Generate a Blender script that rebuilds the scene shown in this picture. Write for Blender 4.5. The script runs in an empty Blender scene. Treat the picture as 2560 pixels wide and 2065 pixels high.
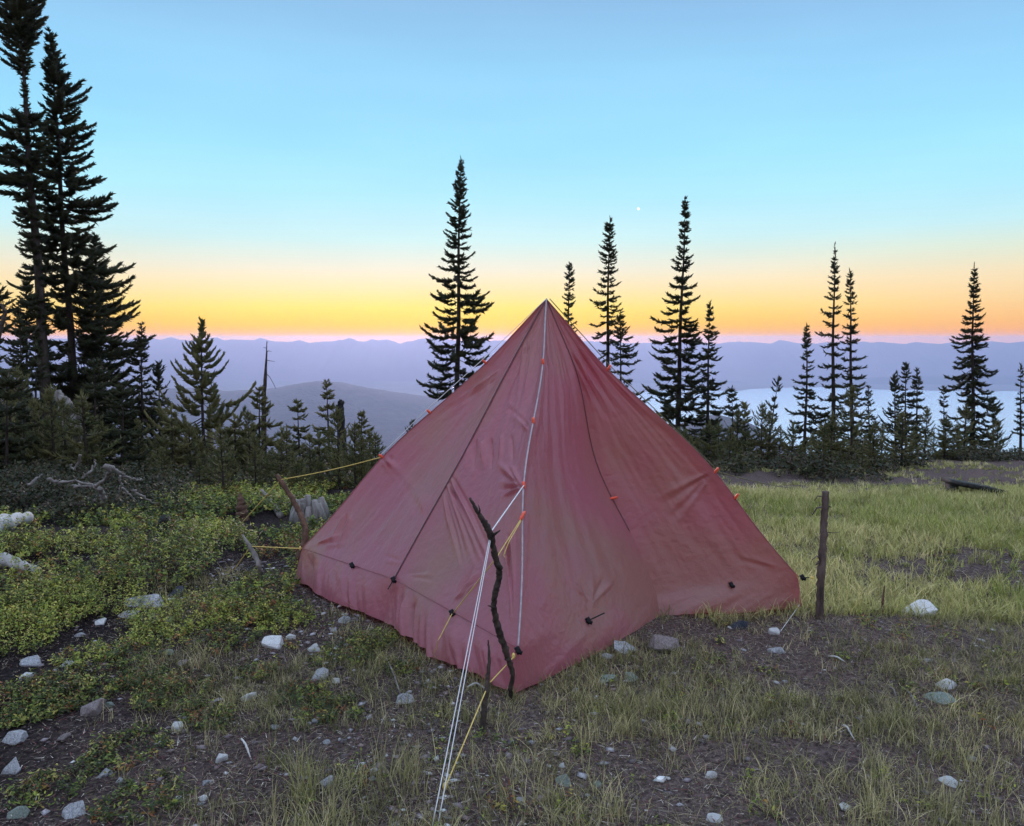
import bpy, bmesh, math
import numpy as np
from mathutils import Vector, Matrix

# ------------------------------------------------------------------ camera
sc = bpy.context.scene
F = 1934.0                     # focal length in photo pixels (2560 x 2065)
EYE = 1.6                      # eye height, metres
HOR = 846.0                    # eye-level row of the photo
PITCH = math.atan((1032.5 - HOR) / F)
cam = bpy.data.objects.new('camera', bpy.data.cameras.new('camera'))
sc.collection.objects.link(cam)
cam.data.sensor_width = 36.0
cam.data.lens = 36.0 * F / 2560.0
cam.data.clip_start = 0.05
cam.data.clip_end = 120000.0
cam.location = (0, 0, EYE)
cam.rotation_euler = (math.pi / 2 - PITCH, 0, 0)
sc.camera = cam

# ------------------------------------------------------------------ sky
SUN_AZ = -0.10                 # radians right of the view direction (+Y)
SUN_EL = math.radians(2.0)
SKY_GAIN = 1.0


def lin(*c):
    return tuple(((x / 255 + .055) / 1.055) ** 2.4 if x > 10 else x / 255 / 12.92 for x in c)


world = bpy.data.worlds.new('World')
sc.world = world
world.use_nodes = True
nt = world.node_tree
nodes, links = nt.nodes, nt.links
bg = nodes['Background']
sky = nodes.new('ShaderNodeTexSky')
sky.sky_type = 'NISHITA'
sky.sun_disc = False
sky.sun_elevation = SUN_EL
sky.sun_rotation = SUN_AZ
sky.altitude = 1900
sky.ozone_density = 3.0
tc = nodes.new('ShaderNodeTexCoord')
sep = nodes.new('ShaderNodeSeparateXYZ')
links.new(tc.outputs['Generated'], sep.inputs[0])


def wmath(op, a, b=None, clamp=False):
    n = nodes.new('ShaderNodeMath')
    n.operation = op
    n.use_clamp = clamp
    for i, s in enumerate((a, b)):
        if s is None:
            continue
        if isinstance(s, (int, float)):
            n.inputs[i].default_value = s
        else:
            links.new(s, n.inputs[i])
    return n.outputs[0]


def wramp(fac, stops, interp='LINEAR'):
    n = nodes.new('ShaderNodeValToRGB')
    n.color_ramp.interpolation = interp
    el = n.color_ramp.elements
    while len(el) < len(stops):
        el.new(0.5)
    for e, (p, c) in zip(el, stops):
        e.position = p
        e.color = (*c, 1)
    links.new(fac, n.inputs[0])
    return n.outputs[0]


def wmix(fac, a, b):
    n = nodes.new('ShaderNodeMix')
    n.data_type = 'RGBA'
    if isinstance(fac, (int, float)):
        n.inputs[0].default_value = fac
    else:
        links.new(fac, n.inputs[0])
    links.new(a, n.inputs[6])
    links.new(b, n.inputs[7])
    return n.outputs[2]


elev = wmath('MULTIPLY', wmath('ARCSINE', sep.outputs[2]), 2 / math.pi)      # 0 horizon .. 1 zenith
D9 = 1 / 90.0  # overhead and rear stops raised above the sky ahead, added light for the foreground
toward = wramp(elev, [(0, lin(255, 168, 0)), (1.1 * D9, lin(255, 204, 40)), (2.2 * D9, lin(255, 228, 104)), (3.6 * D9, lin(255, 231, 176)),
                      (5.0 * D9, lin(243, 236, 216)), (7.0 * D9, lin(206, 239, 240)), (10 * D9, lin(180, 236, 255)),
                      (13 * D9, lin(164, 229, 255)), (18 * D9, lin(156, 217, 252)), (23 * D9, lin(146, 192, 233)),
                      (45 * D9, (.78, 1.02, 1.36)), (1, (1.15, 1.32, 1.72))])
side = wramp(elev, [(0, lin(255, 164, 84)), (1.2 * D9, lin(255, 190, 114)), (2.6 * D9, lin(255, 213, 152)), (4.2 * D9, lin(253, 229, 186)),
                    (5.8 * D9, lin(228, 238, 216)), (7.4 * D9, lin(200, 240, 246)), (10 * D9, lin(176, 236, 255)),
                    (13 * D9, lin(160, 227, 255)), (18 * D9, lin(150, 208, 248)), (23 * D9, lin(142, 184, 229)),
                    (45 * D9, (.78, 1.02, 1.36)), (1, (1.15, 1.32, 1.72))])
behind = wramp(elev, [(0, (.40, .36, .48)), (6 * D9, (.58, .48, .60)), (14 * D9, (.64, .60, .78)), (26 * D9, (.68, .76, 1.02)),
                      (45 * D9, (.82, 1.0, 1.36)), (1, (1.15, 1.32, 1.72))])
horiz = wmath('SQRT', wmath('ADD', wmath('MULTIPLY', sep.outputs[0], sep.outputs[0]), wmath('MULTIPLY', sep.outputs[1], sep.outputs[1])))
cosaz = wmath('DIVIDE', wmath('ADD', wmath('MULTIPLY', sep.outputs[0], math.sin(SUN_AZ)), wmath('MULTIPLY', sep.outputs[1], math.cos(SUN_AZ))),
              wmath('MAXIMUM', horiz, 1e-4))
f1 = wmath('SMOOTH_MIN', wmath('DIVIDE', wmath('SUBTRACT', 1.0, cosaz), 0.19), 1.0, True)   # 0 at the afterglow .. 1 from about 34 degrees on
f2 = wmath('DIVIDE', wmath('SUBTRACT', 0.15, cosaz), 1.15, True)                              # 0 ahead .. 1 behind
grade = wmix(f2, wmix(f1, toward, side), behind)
sk = nodes.new('ShaderNodeMix')
sk.data_type = 'RGBA'
sk.blend_type = 'ADD'
sk.inputs[0].default_value = 1.0
skg = nodes.new('ShaderNodeMix')
skg.data_type = 'RGBA'
skg.blend_type = 'MULTIPLY'
skg.inputs[0].default_value = 1.0
skg.inputs[7].default_value = (0.02, 0.02, 0.02, 1)
links.new(sky.outputs[0], skg.inputs[6])
# faint uneven high haze
cmap = nodes.new('ShaderNodeMapping')
cmap.inputs['Scale'].default_value = (1.0, 1.0, 5.0)
links.new(tc.outputs['Generated'], cmap.inputs[0])
cn = nodes.new('ShaderNodeTexNoise')
cn.inputs['Scale'].default_value = 2.6
cn.inputs['Detail'].default_value = 5
links.new(cmap.outputs[0], cn.inputs['Vector'])
veil = nodes.new('ShaderNodeMix')
veil.data_type = 'RGBA'; veil.blend_type = 'MULTIPLY'; veil.inputs[0].default_value = 1.0
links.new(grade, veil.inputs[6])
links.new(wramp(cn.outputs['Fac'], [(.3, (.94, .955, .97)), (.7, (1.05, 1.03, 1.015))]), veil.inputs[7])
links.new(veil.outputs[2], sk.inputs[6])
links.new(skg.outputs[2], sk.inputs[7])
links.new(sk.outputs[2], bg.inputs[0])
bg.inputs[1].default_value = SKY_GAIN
world.cycles.sampling_method = 'MANUAL'
world.cycles.sample_map_resolution = 512

# low after-sunset glow from beyond the far mountains
sun = bpy.data.objects.new('sun', bpy.data.lights.new('sun', 'SUN'))
sc.collection.objects.link(sun)
sun.data.energy = 2.0
sun.data.color = (1.0, 0.76, 0.86)
sun.data.angle = math.radians(14)
sun.rotation_euler = (math.radians(-84), 0, -SUN_AZ)
sc.view_settings.view_transform = 'Standard'
sc.view_settings.look = 'None'
sc.view_settings.exposure = 0.0
sc.view_settings.gamma = 1.0
sc.render.engine = 'CYCLES'
sc.cycles.use_denoising = True
sc.cycles.max_bounces = 4
sc.cycles.diffuse_bounces = 2
sc.cycles.transmission_bounces = 4
sc.cycles.volume_bounces = 1
sc.cycles.transparent_max_bounces = 8
sc.cycles.use_adaptive_sampling = True
sc.cycles.adaptive_threshold = 0.03

# ------------------------------------------------------------------ helpers
rng = np.random.default_rng(7)
COL = sc.collection


def tag(o, label=None, cat=None, group=None, kind=None):
    if label: o['label'] = label
    if cat: o['category'] = cat
    if group: o['group'] = group
    if kind: o['kind'] = kind
    return o


def empty(name, loc):
    o = bpy.data.objects.new(name, None)
    COL.objects.link(o)
    o.location = loc
    o.empty_display_size = 0.1
    return o


def mesh_np(name, V, faces, smooth=False, tint=None):
    """faces: list of int arrays (n, k)"""
    me = bpy.data.meshes.new(name)
    V = np.ascontiguousarray(V, dtype=np.float32)
    me.vertices.add(len(V))
    me.vertices.foreach_set('co', V.ravel())
    faces = [np.asarray(f, dtype=np.int32) for f in faces if len(f)]
    loops = np.concatenate([f.ravel() for f in faces])
    tot = np.concatenate([np.full(len(f), f.shape[1], np.int32) for f in faces])
    me.loops.add(len(loops))
    me.loops.foreach_set('vertex_index', loops)
    me.polygons.add(len(tot))
    me.polygons.foreach_set('loop_start', np.concatenate([[0], np.cumsum(tot)[:-1]]).astype(np.int32))
    me.polygons.foreach_set('loop_total', tot)
    if smooth:
        me.polygons.foreach_set('use_smooth', np.ones(len(tot), bool))
    me.update(calc_edges=True)
    if tint is not None:
        a = me.color_attributes.new('tint', 'FLOAT_COLOR', 'POINT')
        c = np.ones((len(V), 4), np.float32)
        c[:, :3] = tint
        a.data.foreach_set('color', c.ravel())
    return me


def put(name, me, mat, parent=None, loc=None):
    o = bpy.data.objects.new(name, me)
    COL.objects.link(o)
    if mat is not None and not me.materials:
        me.materials.append(mat)
    if parent is not None:
        o.parent = parent
    if loc is not None:
        o.location = loc
    return o


class Geo:
    """collects vertices and faces of ONE mesh"""
    def __init__(s):
        s.v, s.q, s.t, s.n = [], [], [], 0

    def add(s, V, quads=None, tris=None):
        V = np.asarray(V, float)
        if quads is not None and len(quads): s.q.append(np.asarray(quads) + s.n)
        if tris is not None and len(tris): s.t.append(np.asarray(tris) + s.n)
        s.v.append(V)
        s.n += len(V)
        return s

    def tube(s, pts, rad, sides=6, flat=1.0):
        P = np.asarray(pts, float)
        n = len(P)
        R = np.broadcast_to(np.asarray(rad, float), (n,))
        T = np.gradient(P, axis=0)
        T /= np.linalg.norm(T, axis=1)[:, None] + 1e-9
        ref = np.array([0.0, 0, 1]) if abs(T[0, 2]) < .9 else np.array([1.0, 0, 0])
        U = np.cross(T, ref)
        U /= np.linalg.norm(U, axis=1)[:, None] + 1e-9
        W = np.cross(T, U)
        a = np.arange(sides) * 2 * math.pi / sides
        V = P[:, None] + R[:, None, None] * (U[:, None] * np.cos(a)[None, :, None] + flat * W[:, None] * np.sin(a)[None, :, None])
        i = np.arange(n - 1)[:, None] * sides
        k = np.arange(sides)[None]
        k2 = (k + 1) % sides
        Q = np.stack([i + k, i + k2, i + sides + k2, i + sides + k], -1).reshape(-1, 4)
        VV = np.concatenate([V.reshape(-1, 3), P[:1], P[-1:]])
        c0, c1 = n * sides, n * sides + 1
        kk = np.arange(sides)
        T1 = np.stack([np.full(sides, c0), (kk + 1) % sides, kk], -1)
        T2 = np.stack([np.full(sides, c1), (n - 1) * sides + kk, (n - 1) * sides + (kk + 1) % sides], -1)
        return s.add(VV, Q, np.concatenate([T1, T2]))

    def box(s, c, half, ax=None):
        c = np.asarray(c, float)
        ax = np.eye(3) if ax is None else np.asarray(ax, float)
        sg = np.array([[x, y, z] for z in (-1, 1) for y in (-1, 1) for x in (-1, 1)], float)
        V = c + (sg * np.asarray(half)) @ ax
        return s.add(V, [[0, 2, 3, 1], [4, 5, 7, 6], [0, 1, 5, 4], [2, 6, 7, 3], [0, 4, 6, 2], [1, 3, 7, 5]])

    def mesh(s, name, smooth=False, tint=None):
        return mesh_np(name, np.concatenate(s.v), ([np.concatenate(s.q)] if s.q else []) + ([np.concatenate(s.t)] if s.t else []), smooth, tint)

    def put(s, name, mat, parent=None, smooth=False, loc=None):
        return put(name, s.mesh(name, smooth), mat, parent, loc)


def hashn(ix, iy, seed=0):
    h = np.sin(ix * 127.1 + iy * 311.7 + seed * 74.7) * 43758.5453
    return h - np.floor(h)


def vnoise(x, y, seed=0):
    x = np.asarray(x, float); y = np.asarray(y, float)
    ix, iy = np.floor(x), np.floor(y)
    fx, fy = x - ix, y - iy
    fx = fx * fx * (3 - 2 * fx); fy = fy * fy * (3 - 2 * fy)
    a, b = hashn(ix, iy, seed), hashn(ix + 1, iy, seed)
    c, d = hashn(ix, iy + 1, seed), hashn(ix + 1, iy + 1, seed)
    return (a * (1 - fx) + b * fx) * (1 - fy) + (c * (1 - fx) + d * fx) * fy


def fbm(x, y, seed=0, oct=4):
    s, a, t = 0, .5, 0
    for k in range(oct):
        s = s + a * vnoise(x * 2 ** k, y * 2 ** k, seed + k)
        t += a
        a *= .5
    return s / t


CP, SP = math.cos(PITCH), math.sin(PITCH)


def ray(u, v):
    a, b = (u - 1280) / F, (1032.5 - v) / F
    return np.array([a, CP + b * SP, -SP + b * CP])


def at(u, v, Y):                      # point seen at photo pixel (u, v) that lies Y metres ahead
    d = ray(u, v)
    return np.array([0, 0, EYE]) + d * (Y / d[1])


def project(P):
    P = np.asarray(P, float) - np.array([0, 0, EYE])
    dep = P[..., 1] * CP - P[..., 2] * SP
    up = P[..., 1] * SP + P[..., 2] * CP
    return np.stack([1280 + F * P[..., 0] / dep, 1032.5 - F * up / dep], -1)


def ramp0(x, k):
    return np.where(x > 4 * k, x, k * np.log1p(np.exp(np.minimum(x / k, 30))))


def height(x, y):
    x = np.asarray(x, float); y = np.asarray(y, float)
    near = np.exp(-((x - .1) ** 2 + (y - 4.6) ** 2) / 5.0)
    z = -0.11 * ramp0(y - 7.2, 1.0) - 0.42 * ramp0(y - (20 + .22 * np.clip(x, -14, 40)), 2.0)
    bump = (fbm(x * .55 + 3, y * .55 + 9, 3, 3) - .5) * .22 + (fbm(x * 2.3, y * 2.3, 5, 3) - .5) * .07
    z = z + bump * (1 - .8 * near) * np.clip((y - .3) / 1.5, .25, 1)
    return np.maximum(z, -400.0)


def spot(u, v, dz=0.0):               # where the sight line through a photo pixel meets the ground
    d = ray(u, v)
    t = np.arange(.6, 60, .01)
    P = np.array([0, 0, EYE]) + t[:, None] * d
    below = np.nonzero(P[:, 2] < height(P[:, 0], P[:, 1]) + dz)[0]
    return P[below[0]] if len(below) else P[-1]


# ------------------------------------------------------------------ materials
def material(name, col, rough=.8, col2=None, scale=6.0, detail=6.0, bump=0.0, bscale=40.0, bdist=.01, spec=.25, tint=False, trans=0.0,
             tcol=None, lo=.35, hi=.68, coords='Object', stretch=None, sheen=0.0):
    m = bpy.data.materials.new(name)
    m.use_nodes = True
    N, L = m.node_tree.nodes, m.node_tree.links
    p = N['Principled BSDF']
    p.inputs['Roughness'].default_value = rough
    p.inputs['Specular IOR Level'].default_value = spec
    p.inputs['Base Color'].default_value = (*col, 1)
    if sheen:
        p.inputs['Sheen Weight'].default_value = sheen
        p.inputs['Sheen Roughness'].default_value = .4
    cs = N.new('ShaderNodeTexCoord').outputs[coords]
    if stretch:
        mp = N.new('ShaderNodeMapping')
        mp.inputs['Scale'].default_value = stretch
        L.new(cs, mp.inputs[0])
        cs = mp.outputs[0]
    out = None
    if col2 is not None:
        nz = N.new('ShaderNodeTexNoise')
        nz.inputs['Scale'].default_value = scale
        nz.inputs['Detail'].default_value = detail
        nz.inputs['Roughness'].default_value = .65
        L.new(cs, nz.inputs['Vector'])
        r = N.new('ShaderNodeValToRGB')
        r.color_ramp.elements[0].position = lo
        r.color_ramp.elements[1].position = hi
        r.color_ramp.elements[0].color = (*col, 1)
        r.color_ramp.elements[1].color = (*col2, 1)
        L.new(nz.outputs['Fac'], r.inputs[0])
        out = r.outputs[0]
    if tint:
        a = N.new('ShaderNodeAttribute')
        a.attribute_name = 'tint'
        if out is None:
            out = a.outputs['Color']
        else:
            mx = N.new('ShaderNodeMix')
            mx.data_type = 'RGBA'; mx.blend_type = 'MULTIPLY'
            mx.inputs[0].default_value = 1
            L.new(a.outputs['Color'], mx.inputs[6]); L.new(out, mx.inputs[7])
            out = mx.outputs[2]
    if out is not None:
        L.new(out, p.inputs['Base Color'])
    if bump:
        nb = N.new('ShaderNodeTexNoise')
        nb.inputs['Scale'].default_value = bscale
        nb.inputs['Detail'].default_value = 5
        L.new(cs, nb.inputs['Vector'])
        b = N.new('ShaderNodeBump')
        b.inputs['Strength'].default_value = bump
        b.inputs['Distance'].default_value = bdist
        L.new(nb.outputs['Fac'], b.inputs['Height'])
        L.new(b.outputs[0], p.inputs['Normal'])
    if trans:
        t = N.new('ShaderNodeBsdfTranslucent')
        t.inputs[0].default_value = (*(tcol or col), 1)
        if out is not None and tcol is None:
            L.new(out, t.inputs[0])
        mx = N.new('ShaderNodeMixShader')
        mx.inputs[0].default_value = trans
        L.new(p.outputs[0], mx.inputs[1]); L.new(t.outputs[0], mx.inputs[2])
        L.new(mx.outputs[0], N['Material Output'].inputs[0])
    return m


M = {
    'soil': material('soil', (.050, .034, .032), .95, (.25, .178, .165), 52, 12, 1.0, 55, .035, .1, lo=.38, hi=.72),
    'valley': material('valley', (.05, .06, .05), .9, (.10, .11, .08), .004, 8),
    'forest': material('forest', (.020, .028, .022), .95, (.05, .06, .04), .02, 8, 1.0, .06, 10),
    'range': material('range', (.06, .055, .06), .95, (.12, .11, .11), .001, 8),
    'needles': material('needles', (.016, .022, .010), .75, (.045, .045, .016), 1.6, 5, spec=.2),
    'needles_young': material('needles_young', (.045, .056, .018), .75, (.15, .13, .045), 2.2, 5, spec=.2),
    'bark': material('bark', (.030, .022, .018), .95, (.085, .070, .060), 9, 8, 1.0, 30, .03, .1, stretch=(1, 1, .25)),
    'grey_bark': material('grey_bark', (.045, .038, .034), .95, (.24, .21, .19), 8, 8, 1.0, 26, .03, .1, stretch=(1, 1, .2)),
    'dead_wood': material('dead_wood', (.10, .085, .075), .9, (.33, .30, .28), 14, 8, .8, 60, .01, .2, stretch=(1, 1, .2)),
    'pale_wood': material('pale_wood', (.30, .28, .26), .85, (.62, .60, .57), 10, 8, .6, 40, .01, .2),
    'stick': material('stick', (.022, .015, .012), .85, (.10, .075, .06), 22, 8, .9, 90, .006, .25),
    'stick_brown': material('stick_brown', (.06, .032, .022), .85, (.19, .11, .075), 18, 8, .9, 80, .006, .25),
    'post': material('post', (.045, .032, .028), .9, (.20, .145, .125), 22, 8, .9, 60, .008, .2, stretch=(1, 1, .3)),
    'char': material('char', (.010, .010, .009), .7, (.035, .032, .028), 8, 6, .6, 40, .01, .3),
    'white_rock': material('white_rock', (.58, .56, .55), .85, (.92, .92, .91), 14, 10, .9, 40, .012, .2, lo=.33, hi=.52),
    'grey_rock': material('grey_rock', (.20, .195, .205), .85, (.66, .67, .70), 11, 9, .8, 35, .012, .3),
    'tan_rock': material('tan_rock', (.20, .16, .155), .85, (.40, .34, .33), 12, 9, .9, 40, .012, .3),
    'moss_rock': material('moss_rock', (.16, .20, .16), .9, (.42, .47, .42), 14, 9, .8, 40, .012, .2),
    'dark_rock': material('dark_rock', (.035, .04, .055), .8, (.10, .11, .15), 10, 8, .8, 35, .012, .3),
    'cord_white': material('cord_white', (.70, .69, .70), .7, (.85, .85, .85), 200, 3, .6, 600, .001),
    'cord_yellow': material('cord_yellow', (.62, .42, .10), .7, (.80, .62, .20), 150, 3, .6, 600, .001),
    'cord_dark': material('cord_dark', (.12, .11, .06), .8, (.22, .20, .10), 150, 3),
    'orange': material('orange', (.90, .10, .045), .45, (.95, .15, .07), 60, 3, spec=.5),
    'webbing': material('webbing', (.008, .008, .010), .7, (.02, .02, .022), 80, 3),
    'seam': material('seam', (.10, .055, .06), .6, (.17, .10, .11), 40, 3, .4, 300, .002),
    'seam_pale': material('seam_pale', (.36, .30, .33), .5, (.50, .44, .46), 40, 3, .4, 300, .002),
    'grass': material('grass', (.8, .8, .8), .6, (1.1, 1.1, 1.1), 20, 2, tint=True, spec=.2, trans=.25),
    'leaves': material('leaves', (.75, .75, .75), .55, (1.15, 1.15, 1.15), 8, 3, tint=True, spec=.3, trans=.25),
    'litter': material('litter', (.8, .8, .8), .9, (1.1, 1.1, 1.1), 20, 2, tint=True, spec=.1),
    'gravel': material('gravel', (.7, .7, .7), .9, (1.2, 1.2, 1.2), 30, 4, .6, 120, .005, tint=True),
}

# soil colour multiplied darker towards the left, the border wobbled by noise
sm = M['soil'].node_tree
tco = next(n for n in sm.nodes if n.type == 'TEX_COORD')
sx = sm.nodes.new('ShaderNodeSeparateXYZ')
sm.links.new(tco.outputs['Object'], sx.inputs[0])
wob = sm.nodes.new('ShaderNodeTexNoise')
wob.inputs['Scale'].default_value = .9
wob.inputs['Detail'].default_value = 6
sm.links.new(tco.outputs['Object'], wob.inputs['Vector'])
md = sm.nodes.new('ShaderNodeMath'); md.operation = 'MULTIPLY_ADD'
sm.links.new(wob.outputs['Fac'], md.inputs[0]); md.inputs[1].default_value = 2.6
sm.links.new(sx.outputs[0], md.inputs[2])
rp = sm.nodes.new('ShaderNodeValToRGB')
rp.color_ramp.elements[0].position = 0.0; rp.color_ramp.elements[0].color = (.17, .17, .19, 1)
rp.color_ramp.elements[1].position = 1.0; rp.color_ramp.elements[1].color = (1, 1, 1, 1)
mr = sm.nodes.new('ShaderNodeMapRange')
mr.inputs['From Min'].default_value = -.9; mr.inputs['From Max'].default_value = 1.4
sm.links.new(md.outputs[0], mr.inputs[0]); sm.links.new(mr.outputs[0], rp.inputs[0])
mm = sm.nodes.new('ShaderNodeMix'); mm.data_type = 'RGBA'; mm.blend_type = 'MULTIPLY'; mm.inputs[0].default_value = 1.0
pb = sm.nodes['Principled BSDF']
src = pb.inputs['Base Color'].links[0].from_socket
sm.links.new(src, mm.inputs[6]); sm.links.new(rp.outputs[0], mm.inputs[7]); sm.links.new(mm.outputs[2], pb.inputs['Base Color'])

# tent cloth: thin coated nylon
tm = material('tent_cloth', (.415, .150, .190), .28, (.365, .190, .165), 1.2, 2, .55, 26, .012, .6, lo=.42, hi=.60, sheen=.15,
              trans=.33, tcol=(.78, .16, .12))
M['tent'] = tm

# water
w = bpy.data.materials.new('water')
w.use_nodes = True
p = w.node_tree.nodes['Principled BSDF']
p.inputs['Base Color'].default_value = (1.0, .97, .94, 1)
p.inputs['Metallic'].default_value = 1.0
p.inputs['Roughness'].default_value = .24
p.inputs['IOR'].default_value = 1.45
M['water'] = w

# ------------------------------------------------------------------ ground
gx = np.sinh(np.linspace(-7.2, 7.2, 240)) / math.sinh(7.2) * 1500
gx = np.sort(np.concatenate([gx[np.abs(gx) > 9], np.arange(-9, 9.01, .10)]))
gy = np.concatenate([np.linspace(-60, -1, 20), np.arange(-.8, 12, .09), 12 + np.cumsum(np.geomspace(.12, 40, 110))])
GX, GY = np.meshgrid(gx, gy)
GZ = height(GX, GY)
nx, ny = len(gx), len(gy)
idx = np.arange(nx * ny).reshape(ny, nx)
Q = np.stack([idx[:-1, :-1], idx[:-1, 1:], idx[1:, 1:], idx[1:, :-1]], -1).reshape(-1, 4)
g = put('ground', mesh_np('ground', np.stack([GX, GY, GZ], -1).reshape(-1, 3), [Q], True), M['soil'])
tag(g, 'dark stony soil of the mountain clearing', None, None, 'structure')


def sheet(name, xs, ys, zf, mat, label):
    X, Y = np.meshgrid(xs, ys)
    i = np.arange(X.size).reshape(X.shape)
    Qs = np.stack([i[:-1, :-1], i[:-1, 1:], i[1:, 1:], i[1:, :-1]], -1).reshape(-1, 4)
    o = put(name, mesh_np(name, np.stack([X, Y, zf(X, Y)], -1).reshape(-1, 3), [Qs], True), mat)
    return tag(o, label, None, None, 'structure')


VZ = -400.0
sheet('valley_floor', np.linspace(-14000, 14000, 120), np.geomspace(500, 10800, 90),
      lambda X, Y: VZ - 3 + 6 * fbm(X / 900, Y / 900, 11), M['valley'], 'hazy blue valley floor far below the camp')


def far(u, v, D):                     # far point at distance D
    return at(u, v, D)


# wooded hill left of the tent
HD = 3500.0
prof = np.array([(-200, 990), (200, 985), (380, 973), (470, 970), (540, 981), (600, 977), (690, 970), (740, 960), (790, 953), (840, 956),
                 (880, 965), (960, 979), (1020, 988), (1100, 999), (1300, 1030), (1500, 1075), (1800, 1160), (2100, 1260)], float)
px_ = np.array([far(u, v, HD)[0] for u, v in prof])
pz_ = np.array([far(u, v, HD)[2] for u, v in prof])


def hillz(X, Y):
    crest = np.interp(X, px_, pz_) - VZ
    s = np.where(Y < HD, (HD - Y) / 1500.0, (Y - HD) / 1300.0)
    sh = np.clip(1 - s, 0, 1)
    sh = sh * sh * (3 - 2 * sh)
    return VZ - 12 + (crest + 12) * sh * (1 - .35 * np.sin(math.pi * sh) * (fbm(X / 350, Y / 700, 21) - .2)) + 5 * (fbm(X / 22, Y / 22, 4, 2) - .5) * sh


sheet('wooded_hill', np.linspace(-2900, 1500, 330), np.linspace(1950, 4850, 80), hillz, M['forest'],
      'rounded wooded hill fading blue, left of the tent')


# spur of the home mountain on the right
def spurz(X, Y):
    cx = 620 + (Y - 2300) * .12
    s = np.sqrt(((X - cx) / 420) ** 2 + ((Y - 2300) / 800) ** 2)
    sh = np.clip(1 - s, 0, 1)
    return VZ - 6 + 175 * sh * sh * (3 - 2 * sh) + 8 * (fbm(X / 40, Y / 40, 8, 3) - .5) * sh


sheet('wooded_spur', np.linspace(150, 1300, 90), np.linspace(1400, 3200, 70), spurz, M['forest'],
      'low wooded spur below the right hand trees, blue with haze')

# lake on the right, its far shore and a low point of land
lk = []
for u, v in [(1500, 1075), (1560, 985), (1640, 977), (1760, 976), (1850, 977), (1872, 973), (1960, 969), (2080, 968), (2200, 974), (2350, 977),
             (2480, 978), (2700, 978), (2900, 985), (3000, 1060), (2700, 1130), (2300, 1150), (1800, 1150)]:
    d = ray(u, v)
    lk.append(np.array([0, 0, EYE]) + d * ((VZ + 5 - EYE) / d[2]))
lk = np.array(lk)
me = bpy.data.meshes.new('lake')
me.from_pydata([tuple(p_) for p_ in lk], [], [list(range(len(lk)))])
tag(put('lake', me, M['water']), 'pale still lake shining beyond the right hand trees', None, None, 'structure')
for k, (u, v, w_, h_) in enumerate([(1075, 957, 90, 3), (1020, 951, 26, 2), (720, 941, 22, 2), (760, 938, 16, 2), (858, 948, 14, 2), (1150, 968, 40, 2)]):
    ring = []
    for a in np.linspace(0, 2 * math.pi, 14, endpoint=False):
        d = ray(u + w_ / 2 * math.cos(a) * (1 + .25 * math.sin(3 * a + k)), v + h_ / 2 * math.sin(a))
        ring.append(tuple(np.array([0, 0, EYE]) + d * ((VZ + 6 - EYE) / d[2])))
    me = bpy.data.meshes.new('pond')
    me.from_pydata(ring, [], [list(range(len(ring)))])
    tag(put('pond', me, M['water']), 'thin bright strip of water on the far valley floor', None, 'far valley ponds', 'structure')


def farshore(X, Y):
    u = 1280 + F * X / Y
    hgt = 55 * np.clip((u - 1950) / 350, 0, 1) + 30 * np.clip((u - 1500) / 200, 0, 1) * np.clip((1900 - u) / 200, 0, 1)
    s = np.clip(1 - np.abs(Y - 7300) / 700, 0, 1)
    return VZ - 8 + hgt * s * (3 - 2 * s) * s * (.55 + .9 * fbm(X / 900, Y / 1500, 31))


sheet('lakeside_hills', np.linspace(400, 8500, 260), np.linspace(6600, 8400, 40), farshore, M['forest'], 'low blue hills along the far lake shore')

RIDGE = [(-400, 850), (-200, 845), (0, 849), (150, 846), (315, 847), (367, 843.6), (401, 849), (429, 842), (450, 848), (476, 850), (495, 848), (528, 842.5),
         (543, 843), (558, 850), (584, 848), (629, 850), (650, 843), (674, 850), (712, 854), (749, 850), (775, 857), (824, 852), (854, 849), (873, 843),
         (890, 850), (914, 854), (929, 847), (944, 851), (968, 848), (1000, 858), (1045, 847), (1079, 845), (1150, 852), (1240, 850), (1330, 855),
         (1450, 851), (1578, 858), (1690, 854), (1799, 859), (1832, 853), (1878, 855), (1925, 858), (1949, 848), (1972, 853), (1996, 858), (2080, 855),
         (2151, 854), (2207, 855), (2254, 859), (2291, 855), (2338, 859), (2376, 855), (2430, 858), (2479, 851), (2517, 855), (2559, 854), (2700, 857),
         (2900, 852), (3100, 858)]
RD = 8400.0
rx = np.array([far(u, v, RD)[0] for u, v in RIDGE])
rz = np.array([far(u, v, RD)[2] for u, v in RIDGE])


def ridgez(X, Y):
    crest = np.interp(X, rx, rz) + 16 * (1 - 2 * np.abs(fbm(X / 150, X * 0, 41, 4) - .5) - .97)
    s = np.clip(1 - np.abs(Y - RD) / 1150, 0, 1)
    fold = fbm(X / 600, Y / 350, 43, 4)
    return VZ - 10 + (crest - VZ + 10) * s ** .8 * (1 - .5 * (1 - s) * fold * 1.6)


sheet('mountain_range', np.linspace(-8200, 8200, 1200), np.sort(np.concatenate([np.linspace(7260, 9540, 22), [RD]])), ridgez, M['range'],
      'jagged far mountain range on the horizon')

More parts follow.
